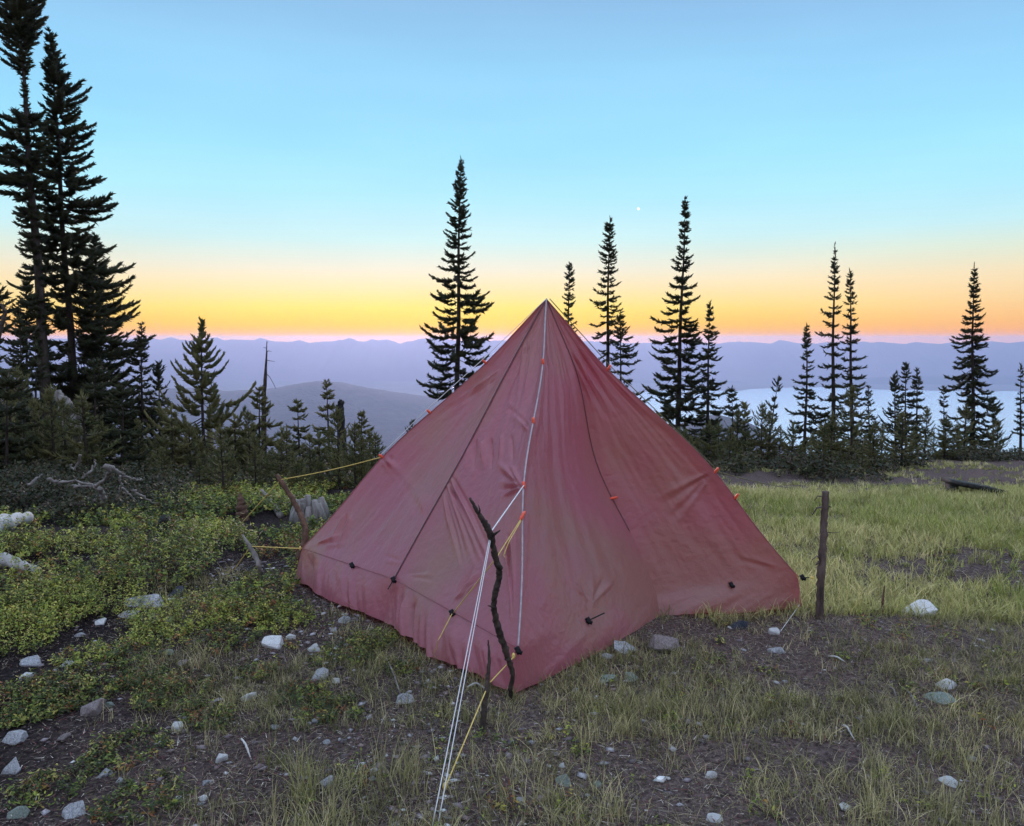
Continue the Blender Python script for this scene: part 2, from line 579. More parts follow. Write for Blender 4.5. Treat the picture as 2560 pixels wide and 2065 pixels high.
hz = bpy.data.meshes.new('haze')
bm = bmesh.new()
bmesh.ops.create_cube(bm, size=2)
bm.to_mesh(hz)
bm.free()
ho = put('haze', hz, None)
ho.scale = (14500, 5200, 216)
ho.location = (0, 4500, -191)
tag(ho, None, None, None, 'stuff')
hm = bpy.data.materials.new('haze')
hm.use_nodes = True
hm.node_tree.nodes.clear()
ov = hm.node_tree.nodes.new('ShaderNodeOutputMaterial')
pv = hm.node_tree.nodes.new('ShaderNodeVolumePrincipled')
pv.inputs['Color'].default_value = (.59, .70, 1.0, 1)
pv.inputs['Density'].default_value = 1.02e-4
pv.inputs['Density Attribute'].default_value = ''
pv.inputs['Anisotropy'].default_value = 0.55
hm.node_tree.links.new(pv.outputs[0], ov.inputs['Volume'])
try:
    hm.cycles.homogeneous_volume = True
except Exception:
    pass
hz.materials.append(hm)
hz.update()

# ------------------------------------------------------------------ tent
N0 = spot(1290, 1742); L0 = spot(738, 1450); R0 = spot(2004, 1529)
N1 = at(1295, 1620, N0[1] + .03); L1 = at(755, 1370, L0[1] - .02); R1 = at(1996, 1442, R0[1] + .01)
B0 = L0 + R0 - N0; B0[2] = float(height(B0[0], B0[1]))
B1 = B0 + np.array([0, -.03, .21])
M0 = at(1650, 1541, R0[1] - .03); M1 = at(1640, 1478, R0[1] + .03)
K0 = (L0 + N0) / 2; K0[2] = float(height(K0[0], K0[1])) + .015
K1 = at(985, 1447, (L1[1] + N1[1]) / 2 + .01)
P0 = (L0 + B0) / 2; P1 = (L1 + B1) / 2
S0 = (R0 + B0) / 2; S1 = (R1 + B1) / 2
APEX = at(1366, 747, (N0[1] + B0[1]) / 2)
tent = empty('pyramid_tent', (APEX[0], APEX[1], 0))
tag(tent, 'rust brown nylon pyramid tent pitched with cords and rough sticks in the clearing', 'tent')
TL = np.array([APEX[0], APEX[1], 0])


def edge(c1, bulge=0.0, n=200, side=None):
    t = np.linspace(0, 1, n)[:, None]
    P = APEX * (1 - t) + c1 * t
    o = c1 - APEX
    o = np.array([o[0], o[1], 0]); o /= np.linalg.norm(o)
    if side is not None:
        o = np.asarray(side, float)
    prof_ = np.exp(-((t - .60) / .22) ** 2) - .35 * np.exp(-((t - .22) / .16) ** 2)
    return P + o * bulge * prof_ * np.sin(np.pi * t) ** .5


E_N = edge(N1, .075, side=(-.55, -.75, 0)); E_L = edge(L1, .060); E_R = edge(R1, .075); E_B = edge(B1, .04)
E_K = edge(K1, -.01); E_M = edge(M1, -.075); E_P = edge(P1, -.02); E_S = edge(S1, -.02)


def samp(E_, t):
    t = np.clip(np.asarray(t, float), 0, 1) * (len(E_) - 1)
    i = np.minimum(t.astype(int), len(E_) - 2)
    f = (t - i)[..., None]
    return E_[i] * (1 - f) + E_[i + 1] * f


def t_at_row(E_, v):                  # parameter on an edge seen at photo row v
    pv_ = project(E_)[:, 1]
    return float(np.interp(v, pv_, np.linspace(0, 1, len(E_))))


def fan(a, b, k, amp, w, jit=6, seed=1):
    """k folds between two bounding lines a and b given as (u1, v1, u2, v2)"""
    r = np.random.default_rng(seed)
    out = []
    for i in range(k):
        f = (i + .5) / k
        l_ = [a[j] * (1 - f) + b[j] * f + r.uniform(-jit, jit) for j in range(4)]
        out.append((*l_, amp * (1 if i % 2 == 0 else -1) * r.uniform(.6, 1.2), w * r.uniform(.75, 1.25)))
    return out


PANELS = []


def panel(name, Ea, Eb, ns, ntt, sag, folds=(), out=None, seed=0, mat='tent', hem=None):
    s = np.linspace(0, 1, ns)[None, :, None]
    t = np.linspace(0, 1, ntt) ** .85
    A_, B_ = samp(Ea, t)[:, None], samp(Eb, t)[:, None]
    P = A_ * (1 - s) + B_ * s
    nrm = np.cross(Ea[-1] - APEX, Eb[-1] - APEX)
    nrm /= np.linalg.norm(nrm)
    if out is not None and nrm @ np.asarray(out) < 0:
        nrm = -nrm
    tt = t[:, None, None]
    P = P - nrm * (sag * np.sin(np.pi * s) * np.sin(np.pi * np.clip(tt, 0, 1)) ** .8)
    uv = project(P)
    disp = np.zeros(P.shape[:2])
    for (u1, v1, u2, v2, amp, w_) in folds:
        def near(u, v):
            k = np.argmin((uv[..., 0] - u) ** 2 + (uv[..., 1] - v) ** 2)
            return P.reshape(-1, 3)[k]
        a, b = near(u1, v1), near(u2, v2)
        d = b - a
        ln = np.linalg.norm(d) + 1e-6
        d /= ln
        rel = P - a
        tau = rel @ d / ln
        perp = np.linalg.norm(rel - (rel @ d)[..., None] * d, axis=-1)
        taper = np.clip(tau * 6 + .6, 0, 1) * np.clip((1 - tau) * 1.6 + .05, 0, 1)
        disp += 3.4 * amp * np.exp(-(perp / (w_ * (.6 + .7 * np.clip(tau, 0, 1)))) ** 1.25) * taper
    X_, Y_ = np.broadcast_to(s[..., 0], disp.shape), np.broadcast_to(tt[..., 0], disp.shape)
    edgefade = np.minimum(1, 8 * np.minimum(X_, 1 - X_)) * np.minimum(1, 12 * (1 - Y_)) * np.minimum(1, 10 * Y_)
    gentle = (fbm(X_ * 5 + seed, Y_ * 3, 50 + seed, 3) - .5) * .026 + (fbm(X_ * 18 + seed, Y_ * 4, 60 + seed, 2) - .5) * .004
    P = P + nrm * ((disp + gentle) * edgefade)[..., None]
    if hem is not None:
        a0, b0, wave, nf, lift, flare = hem
        k = 26
        tq = (np.arange(1, k + 1) / k)[:, None, None]
        top = P[-1][None]
        bot = (a0 * (1 - s) + b0 * s)
        S_, T_ = s[..., 0], tq[..., 0]
        Pk = top * (1 - tq) + bot * tq
        h = Eb[-1] - Ea[-1]
        o = np.array([h[1], -h[0], 0]); o /= np.linalg.norm(o)
        if o @ nrm < 0: o = -o
        dd = wave * (fbm(S_ * nf + seed + T_ * 1.5, T_ * .8 + S_ * 2, 70 + seed, 3) - .5) * np.clip(T_ * 2.5, 0, 1) * np.clip(8 * np.minimum(S_, 1 - S_), 0, 1)
        dd = dd + flare * np.sin(np.pi * .5 * T_) * np.sin(np.pi * S_)
        Pk = Pk + o * np.broadcast_to(dd, Pk.shape[:2])[..., None]
        Pk[..., 2] += np.broadcast_to(lift * np.abs(np.sin(np.pi * S_ * 2.0)) * T_ + .012 * (fbm(S_ * 9 + seed, S_ * 0, 99, 2) - .3) * T_, Pk.shape[:2])
        P = np.concatenate([P, Pk])
        # round the kink at the skirt line
        for _ in range(14):
            P[ntt - 9:ntt + 9] = (P[ntt - 10:ntt + 8] + 2 * P[ntt - 9:ntt + 9] + P[ntt - 8:ntt + 10]) / 4
        ntt = ntt + k
    i = np.arange(ns * ntt).reshape(ntt, ns)
    Qp = np.stack([i[:-1, :-1], i[1:, :-1], i[1:, 1:], i[:-1, 1:]], -1).reshape(-1, 4)
    me_ = mesh_np(name, P.reshape(-1, 3) - TL, [Qp], True)
    PANELS.append(put(name, me_, M[mat], tent))
    return P


CAMV = (0, -1, .2)
folds_nl = (fan((1300, 1212, 1240, 1150), (1302, 1222, 1250, 1250), 5, .009, .011, 4, 21)
            + fan((1140, 1500, 1230, 1440), (1140, 1496, 1180, 1420), 4, .008, .012, 4, 22)
            + fan((1000, 1440, 1090, 1470), (1000, 1434, 1080, 1420), 4, .007, .012, 4, 23)
            + fan((1096, 1226, 1140, 1420), (1124, 1186, 1240, 1405), 10, .012, .013, 5, 3)          # below the side pull
            + fan((1150, 1110, 1140, 1180), (1290, 1090, 1285, 1170), 6, .006, .014, 8, 4)
            + fan((1322, 1058, 1268, 1000), (1318, 1070, 1282, 1035), 3, .008, .012, 3, 5)
            + fan((1306, 1216, 1278, 1160), (1304, 1222, 1262, 1180), 3, .010, .012, 3, 6)
            + fan((1284, 1330, 1284, 1600), (1262, 1380, 1276, 1590), 4, .012, .013, 4, 7)
            + fan((1335, 850, 1318, 980), (1310, 870, 1290, 1010), 5, .006, .013, 4, 8))
folds_kl = (fan((770, 1368, 860, 1330), (775, 1374, 870, 1400), 6, .007, .011, 4, 27) + fan((1000, 1420, 930, 1440), (1010, 1410, 960, 1380), 4, .006, .011, 4, 28) + fan((955, 1148, 1030, 1290), (975, 1150, 1105, 1290), 9, .014, .017, 5, 9)
            + fan((1240, 930, 1120, 1010), (1210, 980, 1080, 1060), 5, .006, .016, 6, 10)
            + fan((860, 1290, 800, 1390), (880, 1300, 840, 1400), 3, .007, .02, 6, 11))
folds_nm = (fan((1475, 1510, 1560, 1440), (1475, 1515, 1400, 1450), 5, .005, .012, 4, 26) + fan((1352, 930, 1338, 1080), (1400, 900, 1420, 1100), 7, .005, .014, 4, 12)
            + fan((1318, 1300, 1302, 1600), (1310, 1260, 1300, 1560), 2, .008, .012, 2, 13))
folds_mr = fan((1770, 1185, 1640, 1230), (1772, 1200, 1690, 1330), 5, .006, .013, 5, 24) + fan((1985, 1430, 1840, 1380), (1985, 1438, 1850, 1430), 4, .006, .013, 4, 25) + fan((1420, 900, 1500, 1060), (1450, 880, 1560, 1040), 4, .005, .016, 5, 14)
up = np.array([0, 0, .012])
panel('panel', E_N, E_K, 155, 240, .035, folds_nl, CAMV, 1, hem=(N0 + up, K0 + up, .085, 15, .018, .06))
panel('panel', E_K, E_L, 145, 215, .045, folds_kl, CAMV, 2, hem=(K0 + up, L0 + up, .055, 10, .012, .06))
panel('panel', E_N, E_M, 110, 190, .020, folds_nm, CAMV, 3, hem=(N0 + up, M0, .015, 4, .006, .03))
panel('panel', E_M, E_R, 100, 160, .020, folds_mr, CAMV, 4, hem=(M0, R0 + up, .030, 3, .010, .03))
panel('panel', E_L, E_P, 40, 60, .03, (), (-1, .4, .2), 5, hem=(L0 + up, P0 + up, .03, 6, .01, .03))
panel('panel', E_P, E_B, 30, 40, .03, (), (-1, .4, .2), 6, hem=(P0 + up, B0 + up, .03, 6, .01, .03))
panel('panel', E_R, E_S, 40, 60, .03, (), (1, .4, .2), 7, hem=(R0 + up, S0 + up, .03, 6, .01, .03))
panel('panel', E_S, E_B, 30, 40, .03, (), (1, .4, .2), 8, hem=(S0 + up, B0 + up, .03, 6, .01, .03))


def seam(E_, r, mat, lift=.004, flat=.5, t0=.0, t1=1.0):
    o = np.array([0, -1, .35]) * lift
    return Geo().tube(samp(E_, np.linspace(t0, t1, 90)) + o - TL, r, 6, flat).put('seam', M[mat], tent, True)


SN = seam(E_N, .0044, 'seam_pale', .005)
SL, SR, SB = seam(E_L, .005, 'tent', .0), seam(E_R, .005, 'tent', .0), seam(E_B, .005, 'tent', 0)
SK, SM = seam(E_K, .0052, 'seam', .004), seam(E_M, .0045, 'seam', .003, t1=.80)
for a, b in ((N1, K1), (K1, L1)):
    tt_ = np.linspace(0, 1, 30)[:, None]
    Geo().tube(a * (1 - tt_) + b * tt_ + np.array([0, -.004, .002]) - TL, .0022, 6).put('hem_tape', M['tent'], tent, True)


def toggle(P, d, ln=.030, r=.0065, on=None):
    d = np.asarray(d, float); d /= np.linalg.norm(d)
    q = np.array([-.5, -.42, -.2, .2, .42, .5])[:, None]
    Geo().tube(P + d * ln * 1.35 * q - TL, np.array([.3, .8, 1, 1, .8, .3]) * r * 1.3, 8).put('toggle', M['orange'], on or tent, True)


def on_edge(E_, v, lift=.012):
    P = samp(E_, t_at_row(E_, v))
    return P + np.array([0, -1, .3]) * lift


nt1, nt2, nt3, nt4 = (on_edge(E_N, v) for v in (906, 1053, 1213, 1290))
for q, d in ((nt1, (.1, 0, -1)), (nt2, (.1, -.1, -1)), (nt3, (.1, -.2, -1)), (nt4, (-.6, -.6, -1))):
    toggle(q, d, .040 if q is nt4 else .028, on=SN)
lt = [samp(E_L, t_at_row(E_L, v)) for v in (907, 1031, 1142)]
for q in lt:
    toggle(q + np.array([-.008, -.01, .006]), (.6, .2, -.6), .026, on=SL)
rt = [samp(E_R, t_at_row(E_R, v)) for v in (922, 1178, 1243)]
for q in rt:
    toggle(q + np.array([.008, -.01, .006]), (.5, -.3, .9), .032, on=SR)
toggle(on_edge(E_M, 1246), (1, -.2, .25), .05, .006, on=SM)


def buckle(P, strap=None, on=None):
    b = Geo()
    b.box(P - TL, (.011, .007, .016), Matrix.Rotation(.5, 3, 'Y'))
    b.box(P - TL + np.array([.004, -.004, -.006]), (.015, .005, .008), Matrix.Rotation(-.4, 3, 'Y'))
    if strap is not None:
        tt = np.linspace(0, 1, 6)[:, None]
        b.tube((P + (np.asarray(strap) - P) * tt) - TL, .006, 6, .4)
    b.put('buckle', M['webbing'], on or tent, False)


bK = K1 * .48 + N1 * .52 + np.array([0, -.02, .0])
tb = np.clip((1133 - 985) / (1295 - 985), 0, 1)
BK = min((K1 * (1 - f) + N1 * f for f in np.linspace(0, 1, 60)), key=lambda q: abs(project(q)[0] - 1133)) + np.array([0, -.02, 0])
buckle(BK, on=PANELS[0])
buckle(K1 + np.array([0, -.012, 0]), K1 + np.array([-.03, -.03, -.05]), on=PANELS[0])
BL = min((K1 * (1 - f) + L1 * f for f in np.linspace(0, 1, 60)), key=lambda q: abs(project(q)[0] - 880)) + np.array([0, -.02, .005])
buckle(BL, on=PANELS[1])
BM = min((N1 * (1 - f) + M1 * f for f in np.linspace(0, 1, 60)), key=lambda q: abs(project(q)[0] - 1470)) + np.array([0, -.02, 0])
buckle(BM, BM + np.array([.085, .04, .025]), on=PANELS[2])
BR = min((M1 * (1 - f) + R1 * f for f in np.linspace(0, 1, 60)), key=lambda q: abs(project(q)[0] - 1828)) + np.array([0, -.02, 0])
buckle(BR, on=PANELS[3])
buckle(R1 + np.array([.02, -.01, .0]), R1 + np.array([.06, -.01, -.002]), on=PANELS[3])
buckle(N1 + np.array([-.0, -.025, .0]), on=PANELS[2])


def cord(pts, mat, r=.0024, sagz=.0, name='guy_line', knot=None):
    P = []
    pts = [np.asarray(p_, float) for p_ in pts]
    for a, b in zip(pts[:-1], pts[1:]):
        tt = np.linspace(0, 1, 14)[:-1, None]
        seg = a + (b - a) * tt
        seg[:, 2] -= sagz * np.sin(np.pi * tt[:, 0])
        P.append(seg)
    P = np.concatenate(P + [pts[-1][None]])
    line = Geo().tube(P - TL, r, 6).put(name, M[mat], tent, True)
    if knot is not None:
        k = np.asarray(knot, float) - TL
        Geo().tube(np.array([k + [0, 0, .016], k + [0, 0, .008], k, k - [0, 0, .008], k - [0, 0, .014]]), [.003, .007, .009, .006, .002], 7).put('knot', M[mat], line, True)


# front: white cord over the forked stick, down to two pegs' worth of double line
NY = N0[1]
LY = L0[1]
FORK = at(1227, 1330, NY - .29)
tip = APEX + np.array([0, -.02, 0])
cord([nt3 + [0, -.012, 0], FORK], 'cord_white', .0030)
G1, G2 = spot(1078, 2078), spot(1093, 2072)
cord([FORK, G1], 'cord_white', .0019)
cord([FORK + np.array([.004, 0, -.002]), G2], 'cord_white', .0019)
# orange cord through the side buckle
cord([nt4 + [-.01, -.02, -.015], at(1240, 1396, NY + .0), BK + [.01, -.02, .01]], 'cord_yellow', .0026)
cord([BK + [0, -.015, 0], at(1096, 1600, K0[1] - .55), spot(1083, 1650)], 'cord_yellow', .0024)
cord([nt4 + [-.008, -.022, -.02], at(1272, 1355, NY + .09), at(1259, 1388, NY + .07), at(1262, 1394, NY + .07)], 'cord_yellow', .0022)
# corner cord to a short stake in front
STK_TOP = at(1226, 1705, NY - .29)
PEG = spot(1112, 1985)
cord([N1 + [-.015, -.04, -.02], STK_TOP], 'cord_yellow', .0026, 0, knot=N1 + [-.02, -.045, -.02])
cord([at(1214, 1728, NY - .32), PEG + [0, 0, .02]], 'cord_yellow', .0026, knot=PEG + [0, 0, .025])
# left ridge cord over the left stick
LTOP = at(702, 1199, LY + .29)
cord([tip, lt[0] + [-.02, -.012, .02], lt[1] + [-.02, -.012, .02], lt[2] + [-.012, -.012, .012]], 'cord_white', .0022)
cord([lt[2], LTOP], 'cord_yellow', .0034, .01)
LG = spot(585, 1330)
cord([LTOP, at(645, 1262, LY + .54), LG], 'cord_yellow', .0034, .0)
LST = at(627, 1366, LY - .11)
cord([L1 + [0, -.01, .0], at(720, 1370, LY), LST], 'cord_yellow', .0032, .0, knot=L1 + [-.01, -.01, 0])
cord([LST, spot(580, 1432)], 'cord_yellow', .0028)
# right ridge cord
cord([tip + [.02, .02, 0], rt[0] + [.02, 0, .015], rt[1] + [.012, 0, .012]], 'cord_dark', .0030)
cord([rt[1], spot(2000, 1222)], 'cord_dark', .0036, .02)
kn = R1 + np.array([.075, -.012, -.002])
Geo().tube(np.array([kn + [-.012, 0, 0], kn, kn + [.012, 0, -.003]]) - TL, [.004, .009, .004], 7).put('cord_knot', M['cord_yellow'], tent, True)
# thin peg line at the right corner
cord([R0 + [-.02, -.02, .05], spot(1950, 1580)], 'cord_white', .0016)


# ------------------------------------------------------------------ sticks, posts, logs
def stick(name, pts, rads, mat, label, cat='stick', twigs=(), sides=9, group=None, rough=.12, seed=1):
    """pts in metres, twigs: list of (point list, radius) each a part"""
    r = np.random.default_rng(seed)
    P = np.asarray(pts, float)
    n = len(P)
    tt = np.linspace(0, n - 1, 7 * (n - 1) + 1)
    # smooth interpolation through the joints
    Pi = np.stack([np.interp(tt, np.arange(n), P[:, k]) for k in range(3)], -1)
    ker = np.array([.15, .2, .3, .2, .15])
    Ps = Pi.copy()
    for k in range(3):
        Ps[2:-2, k] = np.convolve(Pi[:, k], ker, 'valid')
    R = np.interp(tt, np.arange(n), np.broadcast_to(rads, (n,)))
    R = R * (1 + r.uniform(-rough, rough, len(R)))
    Ps[1:-1] += r.normal(0, .12, (len(Ps) - 2, 3)) * R[1:-1, None]
    base = Ps[np.argmin(Ps[:, 2])].copy()
    root = empty(name, base)
    tag(root, label, cat, group)
    Geo().tube(Ps - base, R, sides).put('shaft', M[mat], root, True)
    for tw, tr in twigs:
        tw = np.asarray(tw, float)
        Geo().tube(tw - base, np.linspace(tr, tr * .35, len(tw)), 6).put('twig', M[mat], root, True)
    return root


# forked front stick, dark and crooked
yb = NY - .05
ypt = lambda v: NY - .31 + (yb - NY + .31) * np.clip((v - 1330) / 420.0, -.25, 1.0)
fp = [(1175, 1245), (1195, 1282), (1214, 1310), (1226, 1335), (1232, 1365), (1240, 1398), (1249, 1425), (1248, 1452), (1238, 1478), (1233, 1515), (1241, 1555), (1253, 1595),
      (1266, 1632), (1276, 1662), (1283, 1690), (1275, 1722), (1278, 1756)]
stick('prop_stick', [at(u, v, ypt(v)) for u, v in fp], [.005, .009, .012, .015, .013, .012, .013, .0125, .0125, .0125, .014, .0145, .014, .0125, .011, .010, .010], 'stick',
      'crooked dark forked stick holding the white cord at the tent front', twigs=[
          ([at(1229, 1340, NY - 0.31), at(1240, 1333, NY - 0.32), at(1250, 1326, NY - 0.33)], .008),
          ([at(1236, 1520, NY - 0.21), at(1228, 1516, NY - 0.23), at(1220, 1514, NY - 0.24)], .006),
          ([at(1197, 1283, NY - 0.35), at(1200, 1276, NY - 0.36), at(1196, 1262, NY - 0.36)], .005)], seed=2)
b = spot(1204, 1838)
stick('stake_stick', [b + [0, 0, -.03], at(1209, 1790, b[1] + .03), at(1215, 1735, b[1] + .06), at(1220, 1690, b[1] + .08), at(1224, 1640, b[1] + .11), at(1220, 1600, b[1] + .13)],
      [.013, .013, .012, .009, .006, .003], 'stick', 'short dark stake in front of the tent corner with yellow cord tied to it', seed=3)
b = spot(737, 1452)
stick('prop_stick', [at(738, 1462, LY + 0.10), at(742, 1420, LY + 0.12), at(752, 1378, LY + 0.14), at(764, 1345, LY + 0.16), at(760, 1305, LY + 0.20), at(746, 1275, LY + 0.23), at(724, 1236, LY + 0.26),
                     at(706, 1207, LY + 0.29), at(691, 1187, LY + 0.31)], [.024, .022, .022, .022, .020, .019, .018, .017, .014], 'stick_brown',
      'bent brown stick carrying the yellow cord left of the tent', seed=4,
      twigs=[([at(764, 1345, LY + 0.16), at(772, 1332, LY + 0.17), at(778, 1318, LY + 0.18)], .005)])
stick('stake_stick', [spot(660, 1447) + [0, 0, -.02], at(650, 1420, LY - 0.16), at(637, 1388, LY - 0.13), at(622, 1362, LY - 0.11), at(606, 1336, LY - 0.09)], [.011, .013, .017, .014, .003], 'dead_wood',
      'splintered grey stake leaning in the shrubs left of the tent', seed=5)
b = spot(2049, 1548)
stick('wooden_post', [b + [0, 0, -.05], at(2051, 1500, b[1]), at(2053, 1430, b[1] + .005), at(2057, 1360, b[1] + .01), at(2060, 1300, b[1] + .01), at(2064, 1229, b[1] + .01)],
      [.021, .021, .022, .021, .0195, .0185], 'post', 'upright barky post with stubby twigs right of the tent', 'post', twigs=[
          ([at(2054, 1241, b[1]), at(2044, 1240, b[1] - .02), at(2036, 1252, b[1] - .03)], .005),
          ([at(2054, 1268, b[1]), at(2042, 1270, b[1] - .02), at(2030, 1288, b[1] - .03)], .007),
          ([at(2050, 1395, b[1]), at(2042, 1390, b[1] - .02), at(2030, 1400, b[1] - .03)], .006),
          ([at(2068, 1265, b[1]), at(2078, 1268, b[1] + .02)], .006),
          ([at(2064, 1330, b[1]), at(2082, 1332, b[1] + .02), at(2102, 1330, b[1] + .04)], .003),
          ([at(2047, 1405, b[1]), at(2040, 1412, b[1] - .02)], .009)], sides=12, rough=.13, seed=6)
b = spot(2204, 1537)
stick('stake_stick', [b + [0, 0, -.02], at(2207, 1505, b[1]), at(2212, 1464, b[1] + .01)], [.006, .007, .004], 'stick_brown',
      'thin upright brown stick in the grass between the post and the white rock', seed=7)

# pale fallen logs at the left edge
a, b = spot(-60, 1375), spot(72, 1322)
stick('fallen_log', [a + [0, 0, .10], (a + b) / 2 + [0, 0, .13], b + [0, 0, .10]], [.075, .07, .045], 'pale_wood',
      'bleached log end poking out of the shrubs at the left edge, the upper one', 'log', sides=14, seed=8)
a, b = spot(-60, 1408), spot(92, 1432)
stick('fallen_log', [a + [0, 0, .06], (a + b) / 2 + [0, 0, .055], b + [0, 0, .02]], [.055, .05, .025], 'pale_wood',
      'bleached log lying low at the left edge, below the other log end', 'log', sides=14, seed=9)
# plank bench in the far grass on the right
bp = spot(2376, 1236); be = spot(2500, 1236)
bench = empty('plank_bench', bp)
tag(bench, 'low dark plank bench standing in the grass before the right hand trees', 'bench')
d = be - bp
dz = np.array([0, 0, .155])
gb = Geo()
q = np.linspace(0, 1, 9)[:, None]
pl = dz + d * q + np.array([0, 0, 1]) * (-.11 * q) + np.array([-.03, 0, 0])
ax = np.array([d / np.linalg.norm(d), [0, 1, 0], [0, 0, 1]])
for i in range(8):
    c = (pl[i] + pl[i + 1]) / 2
    dd = (pl[i + 1] - pl[i]); l_ = np.linalg.norm(dd); dd /= l_
    up_ = np.cross(dd, [0, 1, 0]); up_ = -up_ if up_[2] < 0 else up_
    gb.box(c, (l_ / 2 * 1.01, .16, .03), np.array([dd, [0, 1, 0], up_]))
gb.put('plank', M['char'], bench)
Geo().box(np.array([.01, .0, .05]), (.022, .10, .085)).put('leg', M['char'], bench)
Geo().box(d + np.array([-.05, .0, -.02]), (.03, .10, .05)).put('leg', M['char'], bench)
# red and white marker at the edge of the field
b = spot(2538, 1150)
mk = empty('marker_flag', b)
tag(mk, 'tiny coral red and white marker at the far right edge of the clearing', 'marker')
Geo().tube(np.array([[0, 0, -.02], [0, 0, .05], [.01, 0, .10]]), [.006, .006, .004], 6).put('peg', M['pale_wood'], mk)
Geo().tube(np.array([[-.03, 0, .03], [-.01, -.01, .06], [.01, -.01, .09], [.02, 0, .11]]), [.012, .04, .045, .015], 8).put('flag', M['orange'], mk, True)
Geo().tube(np.array([[.02, 0, .07], [.045, -.01, .10], [.06, 0, .115]]), [.015, .04, .014], 8).put('cap', M['white_rock'], mk, True)

# stumps and roots on the left
b = spot(775, 1300)
st = empty('old_stump', b)
tag(st, 'weathered grey stump with split sides behind the left stick', 'stump')
rr = np.random.default_rng(12)
for k in range(13):
    a = k / 13 * 2 * math.pi
    rad = .12 * (1 + .10 * rr.normal())
    h = .20 * rr.uniform(.6, 1.1)
    p0 = np.array([rad * 1.25 * math.cos(a), rad * math.sin(a), -.04]); p1 = np.array([rad * .9 * math.cos(a), rad * .8 * math.sin(a), h])
    Geo().tube(np.array([p0, (p0 + p1) / 2 + rr.normal(0, .006, 3), p1]), [.055, .048, .026], 7).put('splinter', M['dead_wood'], st)
b = spot(606, 1300)
stick('broken_stub', [b + [0, 0, -.03], b + [.0, 0, .10], b + [-.01, 0, .2], b + [-.012, 0, .27]], [.055, .05, .03, .004], 'stick_brown',
      'pointed red brown stub standing in the shrubs at the thicket edge', 'stump', seed=13)
a, b = spot(655, 1262), spot(702, 1296)
stick('fallen_log', [a + [0, 0, .16], (a + b) / 2 + [0, 0, .10], b + [0, 0, .02]], [.02, .028, .03], 'dead_wood',
      'short grey log slanting in the shrubs beside the bent brown stick', 'log', seed=14)
b = spot(412, 1338)
stick('broken_stub', [b + [0, 0, -.03], b + [0, 0, .08], b + [.01, 0, .15]], [.055, .05, .035], 'char', 'small black burnt stub among the shrubs on the left', 'stump', seed=15)

RT = spot(300, 1302)
rt_ = empty('root_tangle', RT)
tag(rt_, 'tangle of grey twisted dead roots beneath the big left spruces', 'roots')
ry = RT[1]
for k, (pp, r0_) in enumerate([
        ([(262, 1165), (275, 1180), (262, 1200), (240, 1215), (205, 1218), (180, 1212)], .022),
        ([(270, 1165), (298, 1180), (318, 1195), (340, 1200), (356, 1200)], .018),
        ([(250, 1220), (258, 1245), (255, 1268), (240, 1290), (228, 1305)], .028),
        ([(300, 1190), (302, 1215), (298, 1235), (288, 1252)], .012),
        ([(304, 1218), (320, 1235), (336, 1247)], .012),
        ([(200, 1140), (196, 1160), (184, 1175), (176, 1160)], .014),
        ([(205, 1195), (225, 1180), (240, 1160), (236, 1150)], .012),
        ([(236, 1250), (238, 1265), (240, 1278)], .012),
        ([(185, 1222), (205, 1210), (225, 1206)], .014),
        ([(70, 1215), (90, 1198), (105, 1190)], .018),
        ([(330, 1225), (352, 1238), (372, 1252), (392, 1262)], .014),
        ([(120, 1200), (150, 1206), (190, 1202), (230, 1212), (258, 1238)], .016)]):
    r_ = np.random.default_rng(100 + k)
    pts_ = np.array([at(u, v, ry + .15 * math.sin(k * 1.7) + .05 * i) for i, (u, v) in enumerate(pp)])
    tt = np.linspace(0, len(pts_) - 1, 5 * len(pts_))
    ps = np.stack([np.interp(tt, np.arange(len(pts_)), pts_[:, c]) for c in range(3)], -1) + r_.normal(0, .006, (len(tt), 3))
    Geo().tube(ps - RT, np.linspace(r0_, r0_ * .45, len(tt)) * (1 + r_.uniform(-.2, .2, len(tt))), 7).put('root', M['dead_wood'], rt_, True)
b = at(186, 1190, 12.6)
b[2] = float(height(b[0], b[1]))
stick('dead_tree', [b + [0, 0, -.1], b + [-.02, 0, .45], b + [.02, 0, .9], b + [-.10, 0, 1.25], b + [-.22, .02, 1.45]], [.17, .14, .13, .11, .06], 'dead_wood',
      'broken grey dead trunk leaning against the tallest left spruce', 'trunk', sides=12, rough=.2, seed=16,
      twigs=[([b + [.05, 0, .9], b + [.16, 0, 1.1], b + [.18, 0, 1.32]], .06)])
# ------------------------------------------------------------------ trees
def spindles(P, D, Ln, R, twist):
    n = len(P)
    D = D / (np.linalg.norm(D, axis=1)[:, None] + 1e-9)
    ref = np.where(np.abs(D[:, 2:3]) < .9, np.array([[0, 0, 1.0]]), np.array([[1.0, 0, 0]]))
    U = np.cross(D, ref); U /= np.linalg.norm(U, axis=1)[:, None] + 1e-9
    W = np.cross(D, U)
    V = []
    for k in range(3):
        a = twist + k * 2.0944
        V.append(P + D * (Ln * .12)[:, None] + R[:, None] * (U * np.cos(a)[:, None] + W * np.sin(a)[:, None]))
    V.append(P + D * Ln[:, None])
    V = np.stack(V, 1).reshape(-1, 3)
    b = np.arange(n)[:, None] * 4
    T = np.concatenate([b + np.array([[3, 0, 1]]), b + np.array([[3, 1, 2]]), b + np.array([[3, 2, 0]])])
    return V, T


